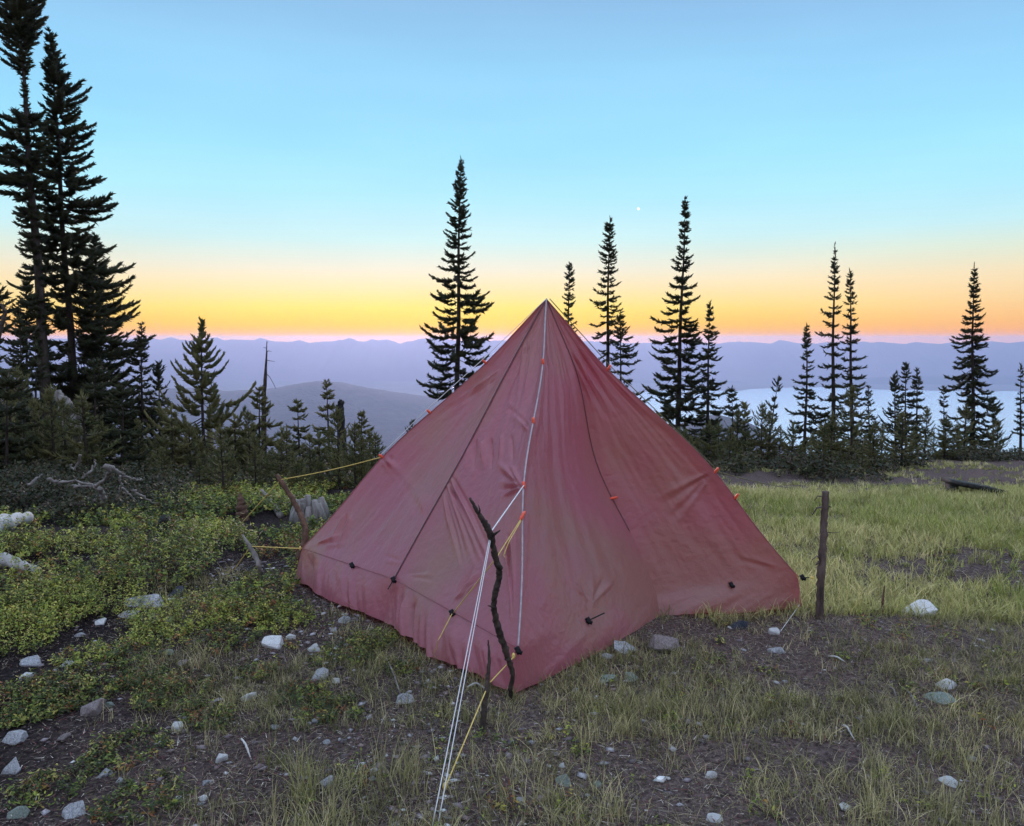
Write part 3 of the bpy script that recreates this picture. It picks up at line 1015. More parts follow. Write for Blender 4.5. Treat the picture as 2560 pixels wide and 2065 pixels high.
def conifer_mesh(H, wl, wr, t_end, seed, lean=0.0, dens=1.0, spacing=.15, tw=.0165, droop=1.0, trunk_r=None, gap=.12, kink=None, pine=False, tl=1.0):
    """local coords, base at origin. wl/wr(t): half width (m) left/right at t (0 top .. 1 ground); crown ends at t_end"""
    r = np.random.default_rng(seed)
    R0_ = trunk_r or (.012 + H * .0095)
    zz = np.linspace(-.25, H, 26)
    ctr = lambda z: np.stack([lean * (z / H) + (kink(z / H) if kink else 0 * z) + .012 * np.sin(z * 1.7 + seed), .015 * np.sin(z * 1.3 + seed * 2), z], -1)
    trunk = Geo().tube(ctr(zz), np.maximum(R0_ * (1 - np.clip(zz, 0, H) / H) ** .8, .006) * (1 + .35 * np.exp(-np.clip(zz, 0, 9) / .25)), 9)
    limbs = Geo()
    PP, DD, LL, RR = [], [], [], []
    z = H - .02
    while z > H * (1 - t_end):
        t = 1 - z / H
        step = spacing * (.45 + .75 * min(1, t * 3)) * r.uniform(.75, 1.3)
        nb = r.integers(5, 9) if not pine else r.integers(4, 8)
        ph0 = r.uniform(0, 6.28)
        for k in range(nb):
            if r.random() < gap:
                continue
            ph = ph0 + k * 6.283 / nb + r.normal(0, .25)
            ch, sh = math.cos(ph), math.sin(ph)
            w_ = wr(t) * (1 + ch) / 2 + wl(t) * (1 - ch) / 2
            l = w_ * (r.uniform(.45, 1.12) if r.random() < .85 else r.uniform(1.05, 1.3))
            if l < .03:
                continue
            zb = z + r.normal(0, .03)
            up0 = .55 - 1.0 * min(1, t * 2.2) * droop + r.normal(0, .10)
            curl = .15 + .30 * min(1, t * 2) * droop + (.35 if pine else 0)
            n = max(4, int(l / .10) + 3)
            s = np.linspace(0, 1, n)
            c0 = ctr(np.array([zb]))[0]
            sw = r.normal(0, .10)
            px2 = np.stack([c0[0] + l * (ch * s - sh * sw * s * s), c0[1] + l * (sh * s + ch * sw * s * s), zb + l * (up0 * s + curl * s * s * s)], -1)
            limbs.tube(px2, np.linspace(.004 + .010 * min(1, l), .002, n), 3)
            # twigs carrying needles
            s0 = .10 if l < .5 else (.22 if not pine else .4)
            m = int(dens * (l * (1 - s0)) / .0074) + 8
            q = s0 + (1 - s0) * r.random(m) ** .9
            pos = np.stack([np.interp(q, s, px2[:, c]) for c in range(3)], -1)
            tan = np.stack([np.interp(q, s, np.gradient(px2[:, c], s)) for c in range(3)], -1)
            tan /= np.linalg.norm(tan, axis=1)[:, None] + 1e-9
            side_ = np.stack([-tan[:, 1], tan[:, 0], 0 * q], -1)
            side_ /= np.linalg.norm(side_, axis=1)[:, None] + 1e-9
            sg = np.where(r.random(m) < .5, -1, 1)[:, None]
            fwd = r.uniform(.45, 1.1, (m, 1))
            vert = r.normal(.12 if not pine else .45, .38, (m, 1))
            d_ = tan * fwd + side_ * sg * r.uniform(.3, 1.0, (m, 1)) + np.array([[0, 0, 1.0]]) * vert
            tip_ = r.random(m) < .12
            d_[tip_] = tan[tip_] + r.normal(0, .2, (tip_.sum(), 3))
            ln = tl * (.05 + .26 * l * (1 - q) ** .6 * .6 + r.uniform(0, .05, m)) * r.uniform(.6, 1.15, m)
            ln = np.clip(ln, .035, .26)
            PP.append(pos); DD.append(d_); LL.append(ln); RR.append(tw * r.uniform(.7, 1.3, m) * np.clip(ln / .10, .6, 1.3))
        z -= step
    # leader
    zt = np.linspace(H * .93, H, 14)
    c = ctr(zt)
    PP.append(c); DD.append(np.stack([r.normal(0, .35, 14), r.normal(0, .35, 14), np.ones(14)], -1)); LL.append(np.full(14, .09)); RR.append(np.full(14, tw * .8))
    P = np.concatenate(PP); D = np.concatenate(DD); Ln = np.concatenate(LL); R = np.concatenate(RR)
    V, T = spindles(P, D, Ln, R, r.uniform(0, 6.28, len(P)))
    return trunk.mesh('trunk', True), limbs.mesh('limbs', True) if limbs.n else None, mesh_np('crown', V, [T], False)


def plant_tree(name, label, u_top, v_top, u_base, Y, prof_px, seed, cat='tree', group=None, mat='needles', wide=1.0, bark='bark', **kw):
    top = at(u_top, v_top, Y)
    bx_ = at(u_base, 1200, Y)[0]
    bz = float(height(bx_, Y))
    H = top[2] - bz
    mpp = Y / (F * CP)            # metres per photo pixel at that distance, near enough
    pr = np.array([(q[0], q[1], q[-1]) for q in prof_px], float)
    tv = np.array([(top[2] - at(u_top, v, Y)[2]) / H for v in pr[:, 0]])
    wl = lambda t: float(np.interp(t, tv, pr[:, 1])) * mpp * wide
    wr = lambda t: float(np.interp(t, tv, pr[:, 2])) * mpp * wide
    tr, li, cr = conifer_mesh(H, wl, wr, min(.985, tv[-1]), seed, lean=top[0] - bx_, **kw)
    root = empty(name, (bx_, Y, bz))
    tag(root, label, cat, group)
    tk = put('trunk', tr, M[bark], root)
    if li: put('limbs', li, M['bark'], tk)['kind'] = 'stuff'
    put('crown', cr, M[mat], root)
    return root


TREES = [
    ('spruce_tree', 'tallest ragged spruce at the left edge, top cut off by the frame', 42, -45, 132, 16.0,
     [(-45, 5), (0, 42, 50), (60, 58, 62), (105, 55, 40), (130, 42, 18), (172, 46, 10), (192, 5), (280, 5), (300, 78, 40), (380, 104, 40), (430, 112, 40), (480, 98, 30),
      (500, 42, 20), (545, 72, 20), (590, 50, 20), (650, 50, 20), (720, 62, 20), (760, 60, 20), (850, 30, 20), (960, 18, 10)], 1, dict(gap=.14, dens=1.9, tw=.019, spacing=.12, trunk_r=.13)),
    ('spruce_tree', 'second tall spruce right beside the tallest one, dense to the ground', 125, 78, 200, 17.0,
     [(78, 3), (150, 12, 20), (200, 14, 40), (260, 16, 76), (330, 32, 80), (400, 40, 95), (470, 45, 92), (500, 50, 110), (560, 50, 88), (640, 60, 140), (700, 60, 118), (770, 50, 176),
      (840, 60, 148), (900, 60, 128), (1000, 70, 140), (1100, 80, 150), (1180, 60, 120)], 2, dict(gap=.12, dens=2.0, tw=.019, spacing=.11, wide=1.08)),
    ('spruce_tree', 'third spruce half hidden behind the two tall left ones, to their right', 238, 590, 250, 18.5,
     [(590, 3), (640, 20), (700, 36), (770, 56, 80), (840, 60, 84), (920, 74), (1000, 84, 92), (1100, 96), (1180, 96)], 49, dict(dens=1.5, spacing=.12, gap=.12, wide=1.1)),
    ('spruce_tree', 'fourth spruce filling the black mass between the tallest spruce and the left edge', 66, 700, 70, 19.0,
     [(700, 3), (760, 26), (840, 50), (920, 66), (1020, 80), (1150, 90)], 50, dict(dens=1.4, spacing=.13)),
    ('fir_tree', 'dark fir cut by the left edge of the picture', -40, 690, -30, 13.0,
     [(690, 5), (760, 62), (800, 50), (830, 75), (900, 105), (1000, 130), (1150, 150), (1270, 130)], 3, dict(droop=1.3)),
    ('fir_tree', 'thin spired fir between the left edge and the tallest spruce', 50, 792, 58, 15.0,
     [(792, 3), (850, 18), (900, 26), (1000, 60), (1100, 85), (1200, 80)], 4, dict()),
    ('fir_tree', 'short ladder branched fir just left of the tallest spruce trunk', 88, 862, 92, 14.0, [(862, 3), (900, 22), (960, 42), (1050, 70), (1150, 95), (1240, 80)], 5, dict(gap=.3, spacing=.22)),
    ('fir_tree', 'broad dark fir low at the left edge, nearest of the black mass', 18, 935, 16, 10.2, [(935, 4), (980, 40), (1060, 70), (1150, 84), (1260, 84)], 41, dict(dens=1.2)),
    ('fir_tree', 'dark fir left of the tallest spruce trunk, its boughs touching the roots', 62, 1015, 60, 10.8, [(1015, 4), (1060, 30), (1120, 60, 50), (1230, 85, 56)], 42, dict(dens=1.2)),
    ('fir_tree', 'full dark fir below the second tall spruce', 236, 905, 238, 12.0, [(905, 4), (950, 26, 34), (1020, 34, 70), (1100, 40, 95), (1150, 44, 105), (1220, 60, 105)], 43, dict(dens=1.3)),
    ('fir_tree', 'dark fir filling the gap between the second tall spruce and the slim fir', 304, 965, 304, 11.4, [(965, 4), (1010, 30), (1080, 58), (1150, 80), (1230, 85)], 44, dict(dens=1.3)),
    ('fir_tree', 'low brown green fir left of the bushy pine', 428, 1020, 430, 11.6, [(1020, 3), (1060, 20), (1120, 38), (1230, 54)], 45, dict()),
    ('fir_tree', 'low brown green fir right of the bushy pine', 588, 1040, 590, 11.8, [(1040, 4), (1080, 26), (1130, 48), (1230, 60)], 46, dict()),
    ('fir_tree', 'low fir in the thicket below the thin loose young fir', 706, 1075, 706, 11.4, [(1075, 3), (1110, 15), (1160, 28), (1230, 40)], 47, dict()),
    ('fir_tree', 'low fir in the thicket where the yellow cord passes', 800, 1090, 800, 11.0, [(1090, 3), (1120, 14), (1170, 26), (1240, 38)], 48, dict()),
    ('fir_tree', 'slim fir standing right of the two tall left spruces', 355, 812, 352, 17.0,
     [(812, 3), (850, 9), (880, 18, 14), (920, 30, 26), (960, 46, 32), (1000, 56, 52), (1100, 82, 64), (1210, 72, 60)], 6, dict(dens=1.5, spacing=.12)),
    ('fir_tree', 'small fir half hidden beside the slim left fir', 400, 915, 398, 17.6, [(915, 5), (935, 16), (980, 22), (1040, 30), (1150, 50)], 7, dict(pine=True)),
    ('pine_tree', 'bushy pine with upturned boughs, the broadest between the left spruces and the tent', 503, 806, 512, 15.5,
     [(806, 3), (845, 7), (870, 22, 26), (885, 36, 30), (915, 32, 46), (940, 54, 48), (960, 46, 62), (990, 62, 88), (1030, 94, 86), (1080, 100, 110), (1150, 120), (1235, 110)], 8,
     dict(pine=True, dens=2.0, spacing=.10, tw=.019, wide=1.15)),
    ('pine_tree', 'low pine in front of the bare topped snag', 650, 975, 650, 14.6, [(975, 3), (1010, 20, 18), (1050, 28, 32), (1100, 36, 40), (1210, 52)], 9, dict(wide=1.3)),
    ('fir_tree', 'thin loose young fir between the snag and the ladder branched fir', 744, 1006, 752, 15.5,
     [(1006, 3), (1030, 15), (1060, 20, 16), (1100, 30, 35), (1150, 32, 40), (1235, 38, 44)], 10, dict(gap=.2, wide=1.3)),
    ('fir_tree', 'young ladder branched fir beside the broken black snag', 815, 955, 828, 15.0,
     [(955, 3), (1000, 10, 16), (1030, 18), (1060, 25), (1100, 36, 32), (1150, 50, 46), (1235, 60)], 11, dict(spacing=.18, wide=1.25)),
    ('fir_tree', 'small fir just right of the broken black snag', 902, 1033, 906, 16.0, [(1033, 3), (1060, 13), (1100, 22, 25), (1150, 30, 34), (1235, 38, 44)], 12, dict(gap=.15, wide=1.3)),
    ('fir_tree', 'tiny fir top peeping over the left slope of the tent', 1030, 1055, 1032, 18.0, [(1055, 3), (1085, 15), (1110, 22), (1180, 34)], 13, dict(pine=True)),
    ('spruce_tree', 'tall spruce standing just left of the tent peak', 1151, 395, 1140, 19.0,
     [(395, 2), (430, 6), (460, 10, 12), (500, 24, 18), (560, 33, 33), (600, 30, 32), (620, 46, 33), (650, 36, 42), (700, 64, 54), (720, 46, 52), (740, 60, 82), (775, 56, 90), (800, 76, 82),
      (830, 97, 94), (860, 102, 97), (900, 92, 87), (930, 97, 72), (960, 102, 62), (1000, 50, 44), (1050, 60)], 14, dict(gap=.12, dens=1.5, tw=.018)),
    ('spruce_tree', 'far slender spruce top right above the tent peak', 1423, 660, 1418, 23.0, [(660, 2), (690, 9, 13), (720, 11, 14), (760, 14), (800, 18, 15), (900, 30), (1000, 40)], 15, dict(gap=.25)),
    ('spruce_tree', 'ragged narrow spruce with bare trunk behind the tent, right of its peak', 1524, 545, 1514, 19.5,
     [(545, 2), (580, 13, 10), (620, 21, 15), (640, 36, 20), (660, 15, 22), (690, 31, 15), (720, 24, 29), (740, 46, 26), (770, 26, 36), (800, 40, 26), (830, 36, 32), (870, 36, 26), (920, 26, 16),
      (1000, 30)], 16, dict(gap=.3, droop=1.3)),
    ('fir_tree', 'fir leaning close beside the ragged spruce, above the tent right slope', 1552, 783, 1548, 18.6,
     [(783, 3), (810, 12), (850, 16, 30), (900, 20, 46), (950, 26, 56), (1000, 42, 66), (1060, 52, 72)], 17, dict(droop=1.3)),
    ('spruce_tree', 'tall tapering spruce, the tallest right of the tent', 1713, 498, 1690, 18.0,
     [(498, 2), (540, 8), (580, 14, 10), (640, 19, 17), (700, 34, 25), (730, 26, 32), (770, 54, 42), (810, 62, 57), (850, 72, 67), (900, 77, 82), (920, 88, 86), (960, 72, 82), (1000, 82, 92),
      (1040, 92, 97), (1100, 87, 112), (1185, 92, 130)], 18, dict(gap=.10, dens=1.5, spacing=.16, tw=.018)),
    ('spruce_tree', 'slender spruce hugging the right side of the tallest right spruce', 1775, 756, 1765, 17.5,
     [(756, 2), (800, 7, 9), (850, 15, 20), (900, 26, 30), (950, 31, 39), (1000, 42, 46), (1080, 62), (1180, 80)], 19, dict()),
    ('fir_tree', 'small pointed fir at the foot of the tallest right spruce', 1830, 970, 1832, 16.5, [(970, 3), (1000, 14), (1040, 26, 30), (1080, 32, 46), (1130, 46, 62), (1190, 60)], 20, dict()),
    ('fir_tree', 'lowest round young fir in front of the pale lake gap', 1862, 1012, 1862, 15.8, [(1012, 4), (1050, 20), (1090, 32), (1140, 46), (1190, 50)], 21, dict(pine=True)),
    ('pine_tree', 'lopsided thin pine with a tufted top against the lake', 1946, 950, 1916, 18.0,
     [(950, 3), (960, 14, 12), (985, 14, 12), (992, 2, 2), (1003, 2, 2), (1008, 44, 8), (1030, 16, 6), (1060, 26, 20), (1100, 30, 26), (1150, 36)], 22, dict(pine=True, gap=.3)),
    ('spruce_tree', 'short spruce on the left of the twin spires', 2018, 812, 2010, 20.0, [(812, 2), (840, 6), (880, 12, 10), (930, 22, 15), (960, 31, 21), (1000, 42, 31), (1050, 52, 42), (1140, 54)], 23, dict()),
    ('spruce_tree', 'taller of the two thin spired spruces right of the lake gap', 2086, 610, 2080, 20.5,
     [(610, 1), (650, 4), (670, 11, 8), (720, 15, 11), (770, 26, 13), (800, 38, 19), (840, 33, 23), (880, 24, 24), (920, 40, 26), (960, 47, 32), (1020, 54, 42), (1080, 64, 54), (1150, 72, 62)], 24,
     dict(spacing=.20)),
    ('spruce_tree', 'shorter of the two thin spired spruces right of the lake gap', 2124, 675, 2130, 21.0,
     [(675, 1), (710, 6, 8), (760, 12), (820, 16), (860, 21, 24), (900, 26, 31), (950, 31, 37), (1000, 37, 44), (1050, 46, 56), (1130, 52, 70)], 25, dict(spacing=.19)),
    ('fir_tree', 'tiny fir at the right foot of the twin spires', 2171, 968, 2172, 21.0, [(968, 2), (1000, 10), (1040, 15), (1100, 26), (1140, 30)], 26, dict()),
    ('fir_tree', 'left tree of the low trio of firs before the lake', 2238, 938, 2236, 20.0, [(938, 3), (970, 12), (1010, 24), (1060, 40), (1130, 46)], 27, dict(pine=True)),
    ('fir_tree', 'middle and tallest of the low trio of firs before the lake', 2264, 910, 2264, 20.6, [(910, 3), (940, 11), (980, 20), (1030, 32), (1080, 44), (1130, 50)], 28, dict()),
    ('fir_tree', 'right slim tree of the low trio of firs before the lake', 2290, 922, 2292, 21.0, [(922, 2), (950, 8), (990, 13), (1040, 22), (1120, 30)], 29, dict()),
    ('spruce_tree', 'dense full skirted spruce near the right edge', 2434, 660, 2428, 22.0,
     [(660, 1), (700, 6), (740, 11, 12), (780, 19), (820, 29), (850, 47, 42), (870, 42, 47), (900, 57), (930, 64, 60), (960, 58, 64), (1000, 54, 64), (1040, 50, 60), (1080, 66, 62), (1130, 60)], 30,
     dict(dens=1.5, droop=1.4, gap=.06)),
    ('fir_tree', 'stunted narrow fir at the left foot of the full skirted spruce', 2360, 968, 2356, 21.0, [(968, 3), (1000, 9), (1040, 11), (1090, 15), (1120, 16)], 31, dict(gap=.35)),
    ('fir_tree', 'low fir at the right foot of the full skirted spruce', 2482, 1000, 2480, 21.0, [(1000, 3), (1030, 20), (1070, 34), (1120, 40)], 32, dict(pine=True)),
    ('fir_tree', 'thin half bare spire at the far right edge', 2553, 912, 2546, 20.0, [(912, 2), (950, 6), (1000, 8), (1050, 12), (1100, 16)], 33, dict(gap=.35)),
]
for (nm, lab, ut, vt, ub, Y_, pf, sd, kw) in TREES:
    kw = dict(kw)
    mt = 'needles_young' if (Y_ < 16.2 and vt > 800 and ut > 330) else 'needles'
    plant_tree(nm, lab, ut, vt, ub, Y_, pf, sd, mat=mt, **kw)
# second leader of the spruce left of the peak
# ---- snags
b = at(661, 1200, 15.2); b[2] = float(height(b[0], b[1]))
tp = at(667, 852, 15.2)
stick('dead_snag', [b + [0, 0, -.1], b * .5 + tp * .5 + [-.03, 0, 0], b * .15 + tp * .85, tp], [.07, .045, .022, .004], 'stick', 'thin bare dead tree top sticking up left of the tent', 'snag', sides=7,
      twigs=[([at(666, 880, 15.2), at(672, 877, 15.1), at(679, 879, 15.1)], .008), ([at(665, 900, 15.2), at(676, 902, 15.1), at(687, 904, 15.1)], .008),
             ([at(664, 933, 15.2), at(674, 942, 15.1), at(684, 960, 15.1), at(690, 972, 15.1)], .008), ([at(664, 870, 15.2), at(658, 868, 15.3)], .007),
             ([at(663, 960, 15.2), at(655, 966, 15.2), at(648, 985, 15.2)], .008), ([at(667, 858, 15.2), at(671, 853, 15.2)], .006)], seed=31)
b = at(860, 1200, 16.6); b[2] = float(height(b[0], b[1]))
tp = at(850, 1004, 16.6)
stick('dead_snag', [b + [0, 0, -.1], b * .5 + tp * .5, b * .12 + tp * .88, tp + [.02, 0, -.01], tp + [-.02, 0, .03]], [.10, .085, .075, .07, .03], 'char',
      'broken thick black snag left of the tent', 'snag', sides=9, rough=.2, seed=32, twigs=[([at(846, 1014, 16.6), at(842, 1013, 16.55), at(841, 1030, 16.5)], .03)])
b = at(2548, 1120, 19.5); b[2] = float(height(b[0], b[1]))
# curved dead bough of the edge fir
stick('dead_bough', [at(-25, 930, 12.6), at(-6, 850, 12.6), at(8, 800, 12.6), at(14, 780, 12.6), at(4, 762, 12.6), at(-10, 752, 12.6)], [.05, .04, .035, .03, .02, .01], 'stick',
      'drooping curved bough at the left edge above the dark firs', 'branch', seed=33,
      twigs=[([at(60, 850, 14), at(80, 838, 14), at(98, 812, 14)], .02)])

# ---- young firs, a few shapes shared by all
YF = []
for k in range(7):
    h = (.75, .95, 1.15, .6, 1.35, .85, 1.05)[k]
    ww = (.30, .34, .38, .30, .42, .36, .30)[k]
    f_ = lambda t, ww=ww: ww * min(1, t * 1.5) ** .8
    YF.append((h, conifer_mesh(h, f_, f_, .97, 300 + k, dens=1.0, spacing=.095, tw=.010, droop=.5, pine=(k % 2 == 0), gap=.1, tl=.75)))


def young_fir(x, y, k, sc_, rz, label, group):
    h, (tr, li, cr) = YF[k]
    root = empty('young_fir', (x, y, float(height(x, y)) - .02))
    root.scale = (sc_, sc_, sc_ * 1.05)
    root.rotation_euler = (0, 0, rz)
    tag(root, label, 'tree', group)
    put('limbs', li, M['bark'], put('trunk', tr, M['bark'], root))['kind'] = 'stuff'; put('crown', cr, M['needles_young'], root)


r_ = np.random.default_rng(77)
n_ = 0
for k in range(44):
    u = 330 + 640 * ((k * .618) % 1.0)
    Y_ = 8.6 + 4.2 * r_.random()
    if u < 430: Y_ += 1.2
    x = (u - 1280) / F * Y_
    young_fir(x, Y_, k % 7, r_.uniform(.35, .8), r_.uniform(0, 6.28), 'knee high young fir in the dense thicket between the shrubs and the left trees', 'young firs of the left thicket')
for k in range(40):
    u = 1640 + 880 * ((k * .618) % 1.0)
    Y_ = 12.2 + 4.5 * r_.random() + max(0, u - 2150) * .012
    x = (u - 1280) / F * Y_
    young_fir(x, Y_, (k + 2) % 7, r_.uniform(.35, 1.1), r_.uniform(0, 6.28), 'young fir in the dark row at the feet of the trees right of the tent', 'young firs of the right tree row')
for k in range(16):
    u = -60 + 330 * ((k * .618) % 1.0)
    Y_ = 10.5 + 3.0 * r_.random()
    x = (u - 1280) / F * Y_
    young_fir(x, Y_, (k + 4) % 7, r_.uniform(.8, 1.3), r_.uniform(0, 6.28), 'young fir in the black shade under the tall left spruces', 'young firs under the left spruces')
# ------------------------------------------------------------------ rocks
def rock_mesh(seed, flat=.6, sharp=.35):
    r = np.random.default_rng(seed)
    bm = bmesh.new()
    pts = r.normal(size=(14, 3))
    pts /= np.linalg.norm(pts, axis=1)[:, None]
    pts *= (1 - sharp * r.random((14, 1)))
    pts *= np.array([1, r.uniform(.7, .95), flat])
    for p_ in pts:
        bm.verts.new(p_)
    bmesh.ops.convex_hull(bm, input=bm.verts)
    for v_ in [v_ for v_ in bm.verts if not v_.link_faces]:
        bm.verts.remove(v_)
    bmesh.ops.triangulate(bm, faces=bm.faces)
    bmesh.ops.bevel(bm, geom=list(bm.edges), offset=.02, segments=1, affect='EDGES')
    bmesh.ops.triangulate(bm, faces=bm.faces)
    bmesh.ops.subdivide_edges(bm, edges=[e for e in bm.edges if e.calc_length() > .25], cuts=1, use_grid_fill=True)
    for v_ in bm.verts:
        c = v_.co
        v_.co += Vector(c).normalized() * (.10 * (float(fbm(c.x * 2.5 + seed, c.y * 2.5 + c.z * 2, 80, 3)) - .5))
    me_ = bpy.data.meshes.new('rock')
    bm.to_mesh(me_)
    bm.free()
    return me_


ROCKS = [  # u, v (foot of the stone), width and height in photo pixels, material, label
    (2309, 1548, 70, 48, 'white_rock', 'big white angular rock standing in the right grass'),
    (1665, 1640, 95, 64, 'tan_rock', 'large tan boulder at the tent hem right of the near corner'),
    (1562, 1640, 76, 42, 'grey_rock', 'blue grey stone tucked under the tent hem beside the tan boulder'),
    (1524, 1650, 46, 18, 'grey_rock', 'flat grey stone half under the tent hem'),
    (1853, 1580, 46, 42, 'dark_rock', 'dark blue stone in the shade under the right tent hem'),
    (1940, 1590, 32, 22, 'white_rock', 'small bright white stone near the right tent corner'),
    (1950, 1640, 50, 22, 'grey_rock', 'low grey stone in front of the right tent corner'),
    (1517, 1712, 62, 16, 'moss_rock', 'long flat pale stone in the grass right of the near tent corner'),
    (1578, 1706, 52, 22, 'moss_rock', 'greenish stone beside the long flat stone right of the near tent corner'),
    (1437, 1732, 18, 20, 'grey_rock', 'small pale stone by the hem right of the near tent corner'),
    (1409, 1972, 48, 38, 'moss_rock', 'mossy round stone at the bottom, right of the white cord'),
    (1780, 1953, 34, 24, 'white_rock', 'white square stone at the bottom right of centre'),
    (1406, 1924, 22, 12, 'white_rock', 'tiny pale stone above the mossy round stone'),
    (1790, 2060, 44, 22, 'white_rock', 'pale stone cut near the bottom edge below the white square stone'),
    (1497, 1972, 26, 14, 'moss_rock', 'small greenish stone right of the mossy round stone'),
    (2376, 1726, 50, 28, 'white_rock', 'flat white stone on the right, above a greenish one'),
    (2361, 1764, 62, 20, 'moss_rock', 'low greenish stone on the right, below a flat white one'),
    (2384, 1972, 48, 20, 'white_rock', 'flat white stone near the bottom right corner'),
    (2115, 2030, 36, 13, 'white_rock', 'thin white stone at the bottom edge, right part'),
    (2439, 1908, 30, 15, 'grey_rock', 'grey stone above the bottom right flat white stone'),
    (2324, 1657, 20, 11, 'grey_rock', 'small grey stone above the pair of stones on the right'),
    (681, 1624, 72, 30, 'white_rock', 'long smooth white stone left of the tent'),
    (783, 1636, 40, 34, 'white_rock', 'round white stone beside the long smooth one left of the tent'),
    (724, 1602, 24, 18, 'white_rock', 'small pale stone behind the long smooth white stone'),
    (822, 1646, 36, 14, 'grey_rock', 'thin grey stone right of the round white stone'),
    (797, 1706, 64, 48, 'grey_rock', 'streaked lavender grey rock below the round white stone'),
    (838, 1712, 24, 16, 'white_rock', 'small white stone at the right of the streaked rock'),
    (860, 1562, 42, 26, 'grey_rock', 'blue grey stone by the tent left hem'),
    (835, 1582, 26, 14, 'grey_rock', 'smaller grey stone in front of the one by the tent left hem'),
    (1011, 1762, 62, 28, 'grey_rock', 'pale flat rock on the bare soil before the tent, left of the cord'),
    (819, 1970, 58, 30, 'grey_rock', 'bluish white stone at the bottom, left of the white cord'),
    (930, 1954, 28, 14, 'grey_rock', 'small grey stone between the bluish stone and the white cord'),
    (787, 1812, 32, 20, 'grey_rock', 'grey stone on the soil left of centre'),
    (816, 1864, 28, 12, 'grey_rock', 'thin pale stone on the soil above the bluish white stone'),
    (687, 1828, 28, 16, 'grey_rock', 'chipped pale stone on the soil, left part'),
    (1168, 1758, 14, 10, 'white_rock', 'tiny white chip just right of the white cord'),
    (619, 1756, 40, 28, 'white_rock', 'white wedge stone on the left soil'),
    (442, 1830, 30, 28, 'white_rock', 'white pointed stone on the dark left soil'),
    (470, 1806, 42, 20, 'grey_rock', 'dark grey stone behind the white pointed stone'),
    (550, 1912, 30, 26, 'white_rock', 'brightest small white stone low on the left'),
    (257, 1946, 50, 20, 'grey_rock', 'flat pale slab low on the left'),
    (296, 1960, 22, 14, 'grey_rock', 'small stone right of the low flat slab'),
    (176, 2056, 72, 56, 'grey_rock', 'upright grey block at the bottom left'),
    (38, 2058, 48, 44, 'moss_rock', 'mottled stone in the bottom left corner'),
    (24, 1945, 64, 66, 'grey_rock', 'big blue grey rock cut by the left edge'),
    (32, 1860, 64, 26, 'grey_rock', 'grey slab at the left edge above the big rock'),
    (226, 1794, 72, 46, 'tan_rock', 'tilted tan slab on the dark left slope'),
    (268, 1772, 26, 18, 'moss_rock', 'mossy stone touching the tilted tan slab'),
    (153, 1858, 38, 18, 'tan_rock', 'brown stone below the tilted tan slab'),
    (508, 2005, 24, 18, 'white_rock', 'pale triangular stone near the bottom, left of centre'),
    (446, 2004, 20, 12, 'white_rock', 'small pale stone left of the triangular one'),
    (502, 2018, 32, 10, 'grey_rock', 'thin slab under the triangular stone'),
    (517, 1966, 34, 16, 'grey_rock', 'grey slab above the triangular stone'),
    (73, 1668, 64, 22, 'grey_rock', 'long grey slab at the left below the shrubs'),
    (161, 1672, 44, 18, 'white_rock', 'pale slab beside the long grey slab at the left'),
    (61, 1702, 34, 18, 'white_rock', 'pale stone under the long grey slab at the left'),
    (82, 1436, 28, 18, 'moss_rock', 'lichen pale stone at the end of the low bleached log'),
    (437, 1494, 48, 28, 'dark_rock', 'dark stone with pale cap above the flaky slab'),
    (345, 1530, 130, 20, 'grey_rock', 'wide flaky pale slab in a gap of the left shrubs'),
    (310, 1548, 70, 12, 'grey_rock', 'thin plate in front of the wide flaky slab, left one'),
    (375, 1552, 60, 12, 'tan_rock', 'thin plate in front of the wide flaky slab, right one'),
    (418, 1556, 28, 14, 'grey_rock', 'small tilted plate right of the wide flaky slab'),
    (249, 1564, 34, 14, 'white_rock', 'small pale plate left of the wide flaky slab'),
    (195, 1594, 30, 12, 'grey_rock', 'thin shard on the left slope below the shrubs'),
    (452, 1668, 38, 16, 'tan_rock', 'brown plate on the left slope between low heather'),
    (421, 1640, 24, 22, 'moss_rock', 'lichen covered stone on the left slope'),
    (2116, 1380, 22, 12, 'white_rock', 'tiny pale stone in the far right grass behind the post'),
    (1968, 1712, 20, 10, 'grey_rock', 'small grey stone in the dry grass before the right tent corner'),
    (640, 1865, 26, 12, 'tan_rock', 'brown chip on the soil left of centre'),
    (1300, 2010, 28, 14, 'grey_rock', 'grey stone at the bottom right beside the white cord'),
]
shapes = [rock_mesh(500 + k, flat=(.55, .65, .42, .5)[k % 4], sharp=(.3, .15, .35, .25)[k % 4]) for k in range(16)]
for k, (u, v, w_, h_, mt, lab) in enumerate(ROCKS):
    P = spot(u, v - h_ * .12)
    mpp = math.hypot(P[1], P[0]) / F
    hw = w_ / 2 * mpp * (.9 if w_ > 30 else 1.0) * (.82 if u < 1100 and mt == 'grey_rock' else 1.0)
    me_ = shapes[k % 16].copy()
    me_.materials.append(M[mt])
    o = put('rock', me_, None)
    zs = np.array([q.co.z for q in me_.vertices]); xs = np.array([q.co.x for q in me_.vertices])
    sx = hw * 1.12 / np.abs(xs).max()
    tall = max(h_ * mpp * .80, .25 * hw)
    tall = min(tall, 1.3 * hw)
    sz = tall * 1.5 / (zs.max() - zs.min())
    o.scale = (sx, sx * (.9 if h_ > .4 * w_ else 1.0), sz)
    r_ = np.random.default_rng(900 + k)
    o.rotation_euler = (r_.normal(0, .12), r_.normal(0, .12), r_.uniform(-.35, .35))
    o.location = (P[0], P[1] + hw * .6, float(height(P[0], P[1] + hw * .6)) - zs.min() * sz - tall * .70)
    tag(o, lab, 'rock', 'stones lying about the camp')

